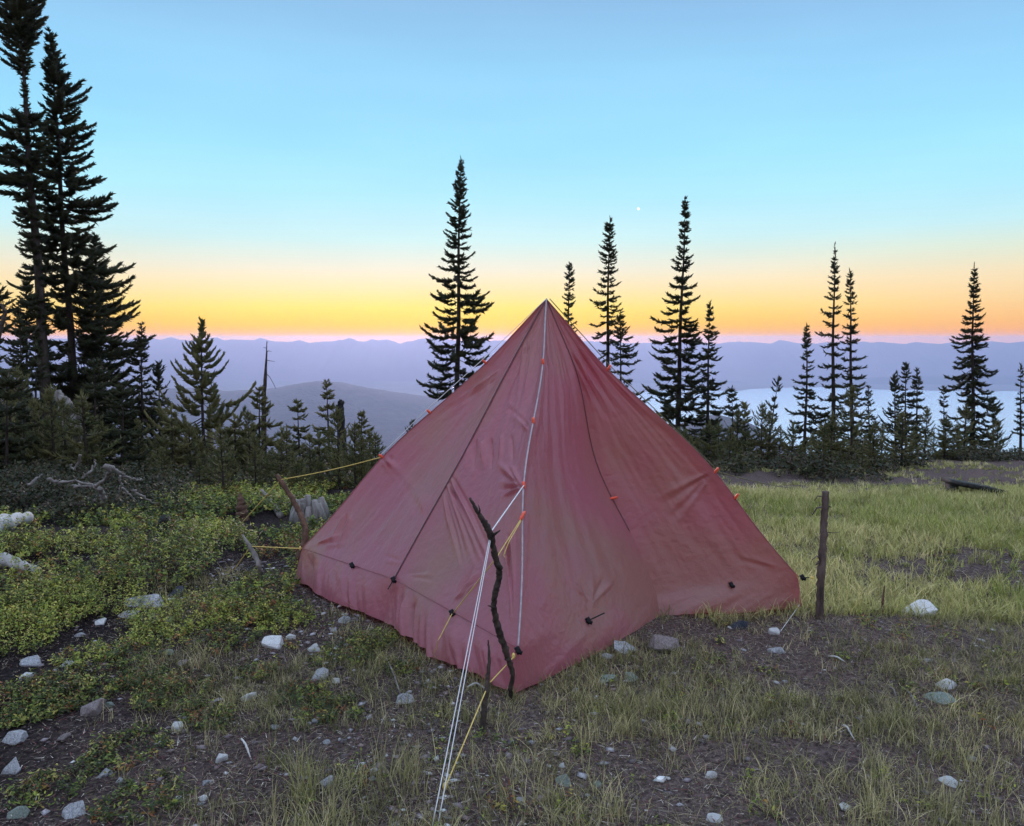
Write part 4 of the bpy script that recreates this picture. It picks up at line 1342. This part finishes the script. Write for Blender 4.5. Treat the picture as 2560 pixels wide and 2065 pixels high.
# ------------------------------------------------------------------ twigs on the ground
TW = [((2072, 1646), (2090, 1656), (2112, 1660), 'pale_wood', 'short bleached curved twig in the dry grass right of the tent'),
      ((2258, 1726), (2280, 1755), (2300, 1792), 'dead_wood', 'long thin pale twig lying left of the paired stones on the right'),
      ((2224, 1724), (2233, 1738), (2243, 1756), 'dead_wood', 'short pale twig just left of the long thin one'),
      ((2138, 1800), (2148, 1815), (2164, 1830), 'dead_wood', 'thin pale twig on the right soil, upper of two'),
      ((2108, 1820), (2118, 1836), (2134, 1854), 'pale_wood', 'thin pale twig on the right soil, lower of two'),
      ((604, 1854), (616, 1880), (628, 1906), 'pale_wood', 'pale twig slanting above the brightest small white stone'),
      ((1168, 1724), (1190, 1722), (1212, 1727), 'pale_wood', 'pale curved twig by the stake before the tent'),
      ((970, 1560), (976, 1530), (980, 1505), 'stick_brown', 'thin dry stem standing against the tent left hem'),
      ((965, 1650), (985, 1700), (1002, 1745), 'dead_wood', 'dry crooked stem lying before the tent left hem'),
      ((1300, 1690), (1280, 1715), (1262, 1740), 'dead_wood', 'fine pale root at the near tent corner')]
for k, (a, b, c, mt, lab) in enumerate(TW):
    if k == 7:
        p0 = spot(*a); pts_ = [p0, at(*b, p0[1]), at(*c, p0[1])]
    else:
        pts_ = [spot(*q) + np.array([0, 0, z_]) for q, z_ in zip((a, b, c), (.012, .03, .012))]
    stick('twig', pts_, [.004, .0045, .002], mt, lab, 'twig', sides=6, seed=700 + k)

# ------------------------------------------------------------------ evening star
d = ray(1596, 522)
pc = np.array([0, 0, EYE]) + d * 3000
me_ = bpy.data.meshes.new('evening_star')
bm = bmesh.new()
bmesh.ops.create_icosphere(bm, subdivisions=2, radius=5.0)
bm.to_mesh(me_); bm.free()
em = bpy.data.materials.new('starlight')
em.use_nodes = True
em.node_tree.nodes.clear()
e1 = em.node_tree.nodes.new('ShaderNodeEmission'); e2 = em.node_tree.nodes.new('ShaderNodeOutputMaterial')
e1.inputs[0].default_value = (1, .98, .94, 1); e1.inputs[1].default_value = 1.6
em.node_tree.links.new(e1.outputs[0], e2.inputs[0])
tag(put('evening_star', me_, em, loc=tuple(pc)), 'single bright evening star in the blue sky right of the tent peak', 'star')

# ------------------------------------------------------------------ grass, litter, gravel, low shrubs (too many to count)
FOOT = np.array([q[:2] for q in (N0, M0, R0, B0, L0)])


def in_tent(x, y, grow=0.0):
    c = FOOT.mean(0)
    Pg = c + (FOOT - c) * (1 + grow)
    ins = np.zeros(len(x), bool)
    j = len(Pg) - 1
    for i in range(len(Pg)):
        xi, yi = Pg[i]; xj, yj = Pg[j]
        ins ^= ((yi > y) != (yj > y)) & (x < (xj - xi) * (y - yi) / (yj - yi + 1e-12) + xi)
        j = i
    return ins


def scatter(n, y0, y1, u0, u1, dens, seed, pw=1.0):
    r = np.random.default_rng(seed)
    y = (y0 ** pw + (y1 ** pw - y0 ** pw) * r.random(n)) ** (1 / pw)
    u = r.uniform(u0, u1, n)
    x = (u - 1280) / F * y
    keep = (r.random(n) < dens(x, y, u)) & ~in_tent(x, y, .01)
    return x[keep], y[keep]


def blades(x, y, hgt, wid, lean, col, seed, segs=3, nper=1, spread=.02):
    """curved ribbons rooted at x, y"""
    r = np.random.default_rng(seed)
    n = len(x)
    z = height(x, y) - .006
    a = r.uniform(0, 6.283, n)
    dirx, diry = np.cos(a), np.sin(a)
    b = a + math.pi / 2 + r.normal(0, .5, n)
    wx, wy = np.cos(b), np.sin(b)
    V, st = [], np.linspace(0, 1, segs + 1)
    for s_ in st[:-1]:
        off = lean * hgt * s_ ** 1.8
        zz_ = hgt * (s_ - .25 * np.clip(lean, 0, 1.5) * s_ ** 2.5)
        ww = wid * (1 - .75 * s_)
        for sg in (-1, 1):
            V.append(np.stack([x + dirx * off + sg * wx * ww / 2, y + diry * off + sg * wy * ww / 2, z + zz_], -1))
    V.append(np.stack([x + dirx * lean * hgt, y + diry * lean * hgt, z + hgt * (1 - .25 * np.clip(lean, 0, 1.5))], -1))
    k = len(V)
    V = np.stack(V, 1).reshape(-1, 3)
    base = np.arange(n)[:, None] * k
    Qs = [base + np.array([[2 * i, 2 * i + 1, 2 * i + 3, 2 * i + 2]]) for i in range(segs - 1)]
    Tr = base + np.array([[2 * (segs - 1), 2 * (segs - 1) + 1, k - 1]])
    return V, np.concatenate(Qs) if Qs else np.zeros((0, 4), int), Tr, np.repeat(col, k, axis=0)


def palette(n, cols, wts, seed, jit=.2):
    r = np.random.default_rng(seed)
    c = np.array(cols)[r.choice(len(cols), n, p=np.array(wts) / sum(wts))]
    return c * r.uniform(1 - jit, 1 + jit, (n, 1))


GREEN = [(.23, .28, .055), (.38, .42, .10), (.52, .48, .18), (.68, .58, .32), (.09, .11, .03)]


class Mass:
    def __init__(s): s.V, s.Q, s.T, s.C, s.n = [], [], [], [], 0
    def add(s, V, Q_, T_, C_):
        s.V.append(V); s.C.append(C_)
        if len(Q_): s.Q.append(Q_ + s.n)
        if len(T_): s.T.append(T_ + s.n)
        s.n += len(V)
    def put(s, name, mat, label, cat):
        f = ([np.concatenate(s.Q)] if s.Q else []) + ([np.concatenate(s.T)] if s.T else [])
        o = put(name, mesh_np(name, np.concatenate(s.V), f, False, np.concatenate(s.C)), M[mat])
        return tag(o, label, cat, None, 'stuff')


def tufts(mass, n, y0, y1, u0, u1, dens, per, hgt, wid, cols, wts, seed, lean=(.2, .9), rad=.035, pw=1.0, segs=3):
    tx, ty = scatter(n, y0, y1, u0, u1, dens, seed, pw)
    r = np.random.default_rng(seed + 1)
    cnt = r.integers(per[0], per[1], len(tx))
    x = np.repeat(tx, cnt); y = np.repeat(ty, cnt)
    m = len(x)
    th = np.repeat(r.uniform(.55, 1.25, len(tx)), cnt)
    rr_ = rad * np.sqrt(r.random(m)); aa = r.uniform(0, 6.283, m)
    x = x + rr_ * np.cos(aa); y = y + rr_ * np.sin(aa)
    keep = ~in_tent(x, y, 0.0)
    x, y, th = x[keep], y[keep], th[keep]
    m = len(x)
    h = r.uniform(hgt[0], hgt[1], m) * th
    tuftc = palette(len(tx), cols, wts, seed + 2, .25)
    c = np.repeat(tuftc, cnt, axis=0)[keep] * .6 + palette(m, cols, wts, seed + 3, .45) * .4
    dry = np.clip((fbm(x * .8 + 31, y * .8 + 7, 333, 3) - .35) * 3.2, 0, 1)[:, None]
    c = c * (1 - dry * .45) + np.array([[.52, .44, .22]]) * (c.sum(1, keepdims=True) / .60) * dry * .45
    mass.add(*blades(x, y, h, r.uniform(wid[0], wid[1], m), r.uniform(lean[0], lean[1], m) * np.where(r.random(m) < .18, 2.0, 1.0), c, seed + 4, segs))


GR = Mass()
pn = lambda x, y, s_, sd: fbm(x * s_ + 5, y * s_ + 3, sd, 3)
# far field right of the tent
tufts(GR, 11000, 4.3, 9.0, 1640, 2700, lambda x, y, u: np.clip((pn(x, y, 1.1, 201) - .30) * 4, .12, 1) * np.clip((u - 1600 - 30 * y) / 300 + .75, .35, 1),
      (6, 13), (.04, .14), (.004, .007), GREEN, (3, 4, 3, 1.6, .6), 210, pw=2)
tufts(GR, 4600, 8.5, 15.5, 1500, 3000, lambda x, y, u: np.clip((pn(x, y, .7, 203) - .36) * 4, .05, .8), (7, 12), (.04, .10), (.008, .012), GREEN, (3, 3, 2, 1.5, 2), 220, pw=1.5, segs=2)
# the meadow goes on outside the frame
tufts(GR, 3000, 2.0, 10.0, 2680, 4100, lambda x, y, u: np.clip((pn(x, y, 1.1, 201) - .30) * 4, .12, 1), (6, 11), (.05, .14), (.006, .010), GREEN, (3, 4, 3, 1.6, .6), 280, pw=2, segs=2)
tufts(GR, 2000, 1.2, 6.0, -1500, -140, lambda x, y, u: np.clip((pn(x, y, 1.1, 201) - .36) * 4, .08, 1), (6, 11), (.04, .11), (.005, .009), GREEN, (3, 3, 3, 2, 1.6), 290, pw=2, segs=2)
NEAR = [(.14, .17, .04), (.24, .26, .07), (.34, .30, .13), (.50, .42, .25), (.05, .06, .02)]
# nearer dry grass right
tufts(GR, 4600, 2.9, 4.7, 1350, 2700, lambda x, y, u: np.clip((pn(x, y, 1.4, 205) - .42) * 4, .05, .95), (5, 13), (.03, .09), (.0025, .0045), NEAR, (1.6, 2, 3, 3, 2), 230, pw=2)
tufts(GR, 2500, 1.95, 3.1, -150, 2700, lambda x, y, u: np.clip((pn(x, y, 1.7, 207) - .46) * 5.0, .03, .95) * np.clip((u + 350) / 1100, .06, 1), (5, 13), (.03, .11), (.0018, .0036),
      NEAR, (2, 2.4, 2.8, 3, 1.4), 240, pw=2)
# tall tufts at the very front
tufts(GR, 210, 2.0, 2.75, 640, 1500, lambda x, y, u: np.clip((pn(x, y, 1.9, 209) - .42) * 5, .05, 1), (9, 24), (.07, .19), (.0020, .0042), NEAR, (2, 4, 3, 2, .4), 250, (.1, .7), .05, 2)
tufts(GR, 260, 2.0, 3.4, 1450, 2700, lambda x, y, u: np.clip((pn(x, y, 1.6, 210) - .42) * 5, .0, 1), (14, 28), (.06, .15), (.0022, .0036), NEAR, (2, 3, 3, 3, .6), 255, (.1, .8), .05, 2)
# along the tent hem and left side
tufts(GR, 3200, 3.0, 5.2, 300, 1300, lambda x, y, u: np.clip((pn(x, y, 1.5, 211) - .42) * 4, .03, .8), (7, 14), (.03, .09), (.0022, .004), NEAR, (2, 1.6, 1.5, 2, 2), 260, pw=2)
# trampled dry stubble between the tufts
STUB = [(.34, .26, .18), (.20, .14, .12), (.48, .39, .27), (.14, .15, .05), (.26, .12, .11)]
tufts(GR, 8600, 1.9, 5.0, 250, 2700, lambda x, y, u: np.clip(.35 + 1.3 * (pn(x, y, 1.1, 213) - .3), .2, 1) * np.clip((u + 100) / 900, .15, 1), (4, 9), (.010, .045), (.0016, .0034), STUB, (3, 3, 2, 2, 1.5), 270, (.6, 2.2), .05, 1.7, segs=2)
GR.put('grass', 'grass', 'short yellow green mountain grass and dry tufts round the tent', 'grass')

# dead grass and needle litter lying on the soil
LT = Mass()
r_ = np.random.default_rng(400)
x, y = scatter(130000, 1.9, 5.6, -150, 2700, lambda x, y, u: np.clip(.25 + 1.4 * (pn(x, y, 1.3, 301) - .3), .1, 1), 401, 1.6)
n_ = len(x)
z = height(x, y) + r_.uniform(.001, .012, n_)
a = r_.uniform(0, 6.283, n_); ln = .008 + .036 * r_.random(n_) ** 2 + np.where(r_.random(n_) < .05, .05, 0) * r_.random(n_); wd = r_.uniform(.0009, .0022, n_)
dx, dy = np.cos(a), np.sin(a)
tz = r_.normal(0, .18, n_) * ln
V = np.stack([np.stack([x - dx * ln / 2 - dy * wd, y - dy * ln / 2 + dx * wd, z], -1), np.stack([x - dx * ln / 2 + dy * wd, y - dy * ln / 2 - dx * wd, z], -1),
              np.stack([x + dx * ln / 2, y + dy * ln / 2, z + np.abs(tz)], -1)], 1).reshape(-1, 3)
c = palette(n_, [(.26, .21, .16), (.16, .12, .10), (.07, .05, .048), (.50, .45, .38), (.18, .07, .065), (.10, .11, .04)], (2.4, 3, 3, .8, 1.4, 1), 402)
LT.add(V, [], np.arange(n_ * 3).reshape(-1, 3), np.repeat(c, 3, axis=0))
LT.put('litter', 'litter', 'dead grass, needles and bark bits strewn over the soil', 'litter')

# gravel
GV = Mass()
x, y = scatter(30000, 1.9, 5.5, -200, 2700, lambda x, y, u: np.clip((pn(x, y, 1.2, 303) - .35) * 3, .05, 1) * np.where(u < 1150, 1.0, .28), 411, 1.7)
n_ = len(x)
oc = np.array([[1, 0, 0], [.2, 1, .1], [-1, .1, 0], [-.1, -1, .1], [.15, .1, .8], [0, 0, -.6]])
ot = np.array([[0, 1, 4], [1, 2, 4], [2, 3, 4], [3, 0, 4], [1, 0, 5], [2, 1, 5], [3, 2, 5], [0, 3, 5]])
r_ = np.random.default_rng(412)
s_ = .003 + .019 * r_.random(n_) ** 5
an = r_.uniform(0, 6.283, n_)
sh = oc[None] * r_.uniform(.6, 1.2, (n_, 6, 3)) * np.stack([s_ * 1.5, s_, s_ * .5], -1)[:, None]
X_ = sh[..., 0] * np.cos(an)[:, None] - sh[..., 1] * np.sin(an)[:, None]
Y_ = sh[..., 0] * np.sin(an)[:, None] + sh[..., 1] * np.cos(an)[:, None]
V = np.stack([X_ + x[:, None], Y_ + y[:, None], sh[..., 2] + (height(x, y) + s_ * .15)[:, None]], -1).reshape(-1, 3)
T = (np.arange(n_)[:, None, None] * 6 + ot[None]).reshape(-1, 3)
c = palette(n_, [(.24, .20, .21), (.40, .38, .40), (.12, .10, .105), (.70, .70, .70), (.26, .19, .18)], (4, 2.4, 3, 1, 2), 413)
GV.add(V, [], T, np.repeat(c, 6, axis=0))
GV.put('gravel', 'gravel', 'small stones and chips scattered over the soil', 'gravel')


# leafy low shrubs
def mound_leaves(mass, cx, cy, rad, hgt, n, cols, wts, seed, leaf=(.010, .018)):
    r = np.random.default_rng(seed)
    a = r.uniform(0, 6.283, n)
    q = np.sqrt(r.random(n))
    lump = .75 + .5 * fbm(np.cos(a) * 1.5 + cx * 3, np.sin(a) * 1.5 + cy * 3 + q * 2, 420, 2)
    x = cx + rad * q * np.cos(a) * lump; y = cy + rad * q * np.sin(a) * lump
    top = hgt * np.sqrt(np.clip(1 - q ** 2, 0, 1)) * (.6 + .8 * fbm(x * 9, y * 9, 430, 2))
    zf = r.random(n) ** .45
    x, y = x + r.normal(0, .012, n), y + r.normal(0, .012, n)
    z = height(x, y) + top * zf + .004
    keep = ~in_tent(x, y, .005)
    x, y, z, zf = x[keep], y[keep], z[keep], zf[keep]
    n = len(x)
    P = np.stack([x, y, z], -1)
    nrm = np.stack([r.normal(0, .6, n), r.normal(-.15, .6, n), np.abs(r.normal(.8, .4, n))], -1)
    nrm /= np.linalg.norm(nrm, axis=1)[:, None]
    d_ = np.cross(nrm, r.normal(size=(n, 3))); d_ /= np.linalg.norm(d_, axis=1)[:, None]
    e_ = np.cross(nrm, d_)
    l_ = r.uniform(leaf[0], leaf[1], n)[:, None]
    V = np.stack([P - d_ * l_, P + e_ * l_ * .5, P + d_ * l_, P - e_ * l_ * .5], 1).reshape(-1, 3)
    Qm = np.arange(n * 4).reshape(-1, 4)
    c = palette(n, cols, wts, seed + 1, .3)
    mass.add(V, Qm, [], np.repeat(c, 4, axis=0))


def sprigs(mass, stems, cx, cy, rad, hgt, n, cols, wts, seed, leaf=(.010, .018), per=12):
    """a low shrub: thin stems fanning up, leaves along each"""
    r = np.random.default_rng(seed)
    m = max(3, n // per)
    a = r.uniform(0, 6.283, m)
    q = np.sqrt(r.random(m))
    lump = .7 + .6 * fbm(np.cos(a) * 1.5 + cx * 3, np.sin(a) * 1.5 + cy * 3, 420, 2)
    bx_ = cx + rad * q * np.cos(a) * lump; by_ = cy + rad * q * np.sin(a) * lump
    keep = ~in_tent(bx_, by_, .03)
    bx_, by_, q, a = bx_[keep], by_[keep], q[keep], a[keep]
    m = len(bx_)
    if m == 0: return
    h = hgt * (1 - .55 * q ** 2) * r.uniform(.55, 1.25, m)
    B = np.stack([bx_, by_, height(bx_, by_)], -1)
    D = np.stack([np.cos(a) * q * .9 + r.normal(0, .25, m), np.sin(a) * q * .9 + r.normal(0, .25, m), np.ones(m)], -1)
    Tp = B + D * h[:, None]
    stems[0].append(B); stems[1].append(Tp)
    s_ = .25 + .75 * r.random((m, per)) ** .8
    P = (B[:, None] * (1 - s_[..., None]) + Tp[:, None] * s_[..., None] + r.normal(0, .010, (m, per, 3))).reshape(-1, 3)
    nn = len(P)
    out_ = np.repeat(D, per, axis=0) * .5
    nrm = out_ + np.stack([r.normal(0, .7, nn), r.normal(0, .7, nn), np.abs(r.normal(.7, .5, nn))], -1)
    nrm /= np.linalg.norm(nrm, axis=1)[:, None]
    d_ = np.cross(nrm, r.normal(size=(nn, 3))); d_ /= np.linalg.norm(d_, axis=1)[:, None]
    e_ = np.cross(nrm, d_)
    l_ = r.uniform(leaf[0], leaf[1], nn)[:, None]
    V = np.stack([P - d_ * l_, P + e_ * l_ * .42, P + d_ * l_, P - e_ * l_ * .42], 1).reshape(-1, 3)
    cs = np.repeat(palette(m, cols, wts, seed + 1, .3), per, axis=0) * .65 + palette(nn, cols, wts, seed + 2, .3) * .35
    mass.add(V, np.arange(nn * 4).reshape(-1, 4), [], np.repeat(cs, 4, axis=0))


SH = Mass()
STEMS = ([], [])
LV = [(.38, .42, .06), (.19, .25, .045), (.045, .065, .020), (.56, .50, .12), (.36, .11, .05)]
CLEAR = [spot(u_, v_)[:2] for u_, v_ in ((30, 1350), (60, 1350), (40, 1430), (90, 1440), (10, 1360), (345, 1535), (300, 1535), (390, 1535), (640, 1415), (655, 1445), (775, 1310), (740, 1310), (690, 1300),
                                          (412, 1345), (606, 1305), (437, 1500), (80, 1440))]
r_ = np.random.default_rng(55)
PLACED = []
for i in range(1500):
    y_ = math.sqrt(r_.uniform(4.3 ** 2, 9.6 ** 2))
    lim = 700 if y_ < 5.3 else (820 if y_ < 6.2 else 960)
    u_ = r_.uniform(-120, lim) if i % 5 else r_.uniform(-1000, -100)
    x_ = (u_ - 1280) / F * y_
    den = float(fbm(np.array(x_ * 1.1), np.array(y_ * 1.1), 440, 2))
    rad = r_.uniform(.09, .30); h_ = rad * r_.uniform(.6, 1.05)
    red = r_.random() < .10; pick = r_.random()
    if y_ < 5.2 and pick < .4: continue
    if den < .36: continue
    if u_ < 430 and y_ > 7.1: continue
    if any(math.hypot(x_ - a_[0], y_ - a_[1]) < .78 * (rad + a_[2]) for a_ in PLACED): continue
    PLACED.append((x_, y_, rad))
    if min(math.hypot(x_ - c_[0], y_ - c_[1]) for c_ in CLEAR) < rad + .12: continue
    sz = (.008, .016) if y_ < 6.2 else (.012, .022)
    dk = fbm(np.array(x_ * .8 + 9), np.array(y_ * .8), 441, 2) < .45
    sprigs(SH, STEMS, x_, y_, rad, h_, int(rad * rad * (40000 if y_ < 6.2 else 23000)), LV, (1.2, 2.6, 4, .5, 2.5 if red else .3) if dk else (2.8, 2.6, 2.8, 1.5, 2.5 if red else .3), 1000 + i, sz)
for (u_, v_, rad, h_, dk) in [(450, 1560, .24, .16, 0), (610, 1540, .16, .12, 0), (230, 1515, .22, .16, 0), (100, 1540, .26, .18, 0), (560, 1610, .14, .09, 1), (330, 1640, .14, .06, 1), (400, 1600, .15, .09, 0),
                              (180, 1730, .22, .07, 1), (60, 1760, .24, .07, 1), (430, 1740, .16, .07, 1), (360, 1700, .12, .06, 1), (700, 1560, .15, .1, 0), (880, 1640, .13, .08, 1), (760, 1745, .10, .05, 1),
                              (840, 1780, .11, .05, 1), (215, 1650, .13, .07, 0), (640, 1690, .10, .05, 1), (310, 1880, .14, .05, 1), (120, 1975, .12, .05, 1), (360, 2000, .14, .04, 1), (930, 1610, .10, .07, 1),
                              (1000, 1680, .08, .05, 1), (20, 1600, .26, .15, 0), (520, 1800, .11, .05, 1)]:
    P = spot(u_, v_)
    sprigs(SH, STEMS, P[0], P[1], rad, h_, int(rad * rad * 60000), LV, (.6, 1.4, 5, .4, .6) if dk else (3.4, 3, 2, 1.6, .3), 2000 + u_, (.006, .011))
# broad leaved weeds and red stemmed bits among the grass
r_ = np.random.default_rng(58)
for i in range(260):
    y_ = math.sqrt(r_.uniform(2.0 ** 2, 6.5 ** 2))
    u_ = r_.uniform(700, 2650)
    x_ = (u_ - 1280) / F * y_
    if bool(in_tent(np.array([x_]), np.array([y_]), .06)[0]): continue
    rad = r_.uniform(.02, .07); h_ = r_.uniform(.02, .06)
    sprigs(SH, STEMS, x_, y_, rad, h_, r_.integers(24, 90), LV, (1.2, 2.5, 3, .6, 2.5 if r_.random() < .3 else .3), 7000 + i, (.005, .011), 6)
B_, T_ = np.concatenate(STEMS[0]), np.concatenate(STEMS[1])
n_ = len(B_)
sd_ = np.random.default_rng(3).normal(size=(n_, 3)); sd_[:, 2] = 0
sd_ /= np.linalg.norm(sd_, axis=1)[:, None]
V = np.stack([B_ - sd_ * .0022, B_ + sd_ * .0022, T_], 1).reshape(-1, 3)
SH.add(V, [], np.arange(n_ * 3).reshape(-1, 3), np.full((n_ * 3, 3), (.09, .05, .035)))
SH.put('low_shrubs', 'leaves', 'low leafy heath shrubs carpeting the slope left of the tent', 'shrubs')

# dark undergrowth at the feet of the trees
UG = Mass()
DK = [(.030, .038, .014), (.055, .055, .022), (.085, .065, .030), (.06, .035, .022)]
r_ = np.random.default_rng(66)
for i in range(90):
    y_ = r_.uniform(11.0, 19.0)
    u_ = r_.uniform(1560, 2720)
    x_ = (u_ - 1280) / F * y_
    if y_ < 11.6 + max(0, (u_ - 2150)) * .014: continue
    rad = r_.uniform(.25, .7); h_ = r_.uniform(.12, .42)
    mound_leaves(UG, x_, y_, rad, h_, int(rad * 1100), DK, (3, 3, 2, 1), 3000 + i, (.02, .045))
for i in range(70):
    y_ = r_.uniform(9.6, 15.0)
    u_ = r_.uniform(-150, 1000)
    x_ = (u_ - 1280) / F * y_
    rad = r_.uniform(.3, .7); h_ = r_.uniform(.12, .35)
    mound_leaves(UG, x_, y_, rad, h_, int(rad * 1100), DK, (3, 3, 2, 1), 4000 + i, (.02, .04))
for i in range(60):  # dark leaves put in for the black shade under the left spruces
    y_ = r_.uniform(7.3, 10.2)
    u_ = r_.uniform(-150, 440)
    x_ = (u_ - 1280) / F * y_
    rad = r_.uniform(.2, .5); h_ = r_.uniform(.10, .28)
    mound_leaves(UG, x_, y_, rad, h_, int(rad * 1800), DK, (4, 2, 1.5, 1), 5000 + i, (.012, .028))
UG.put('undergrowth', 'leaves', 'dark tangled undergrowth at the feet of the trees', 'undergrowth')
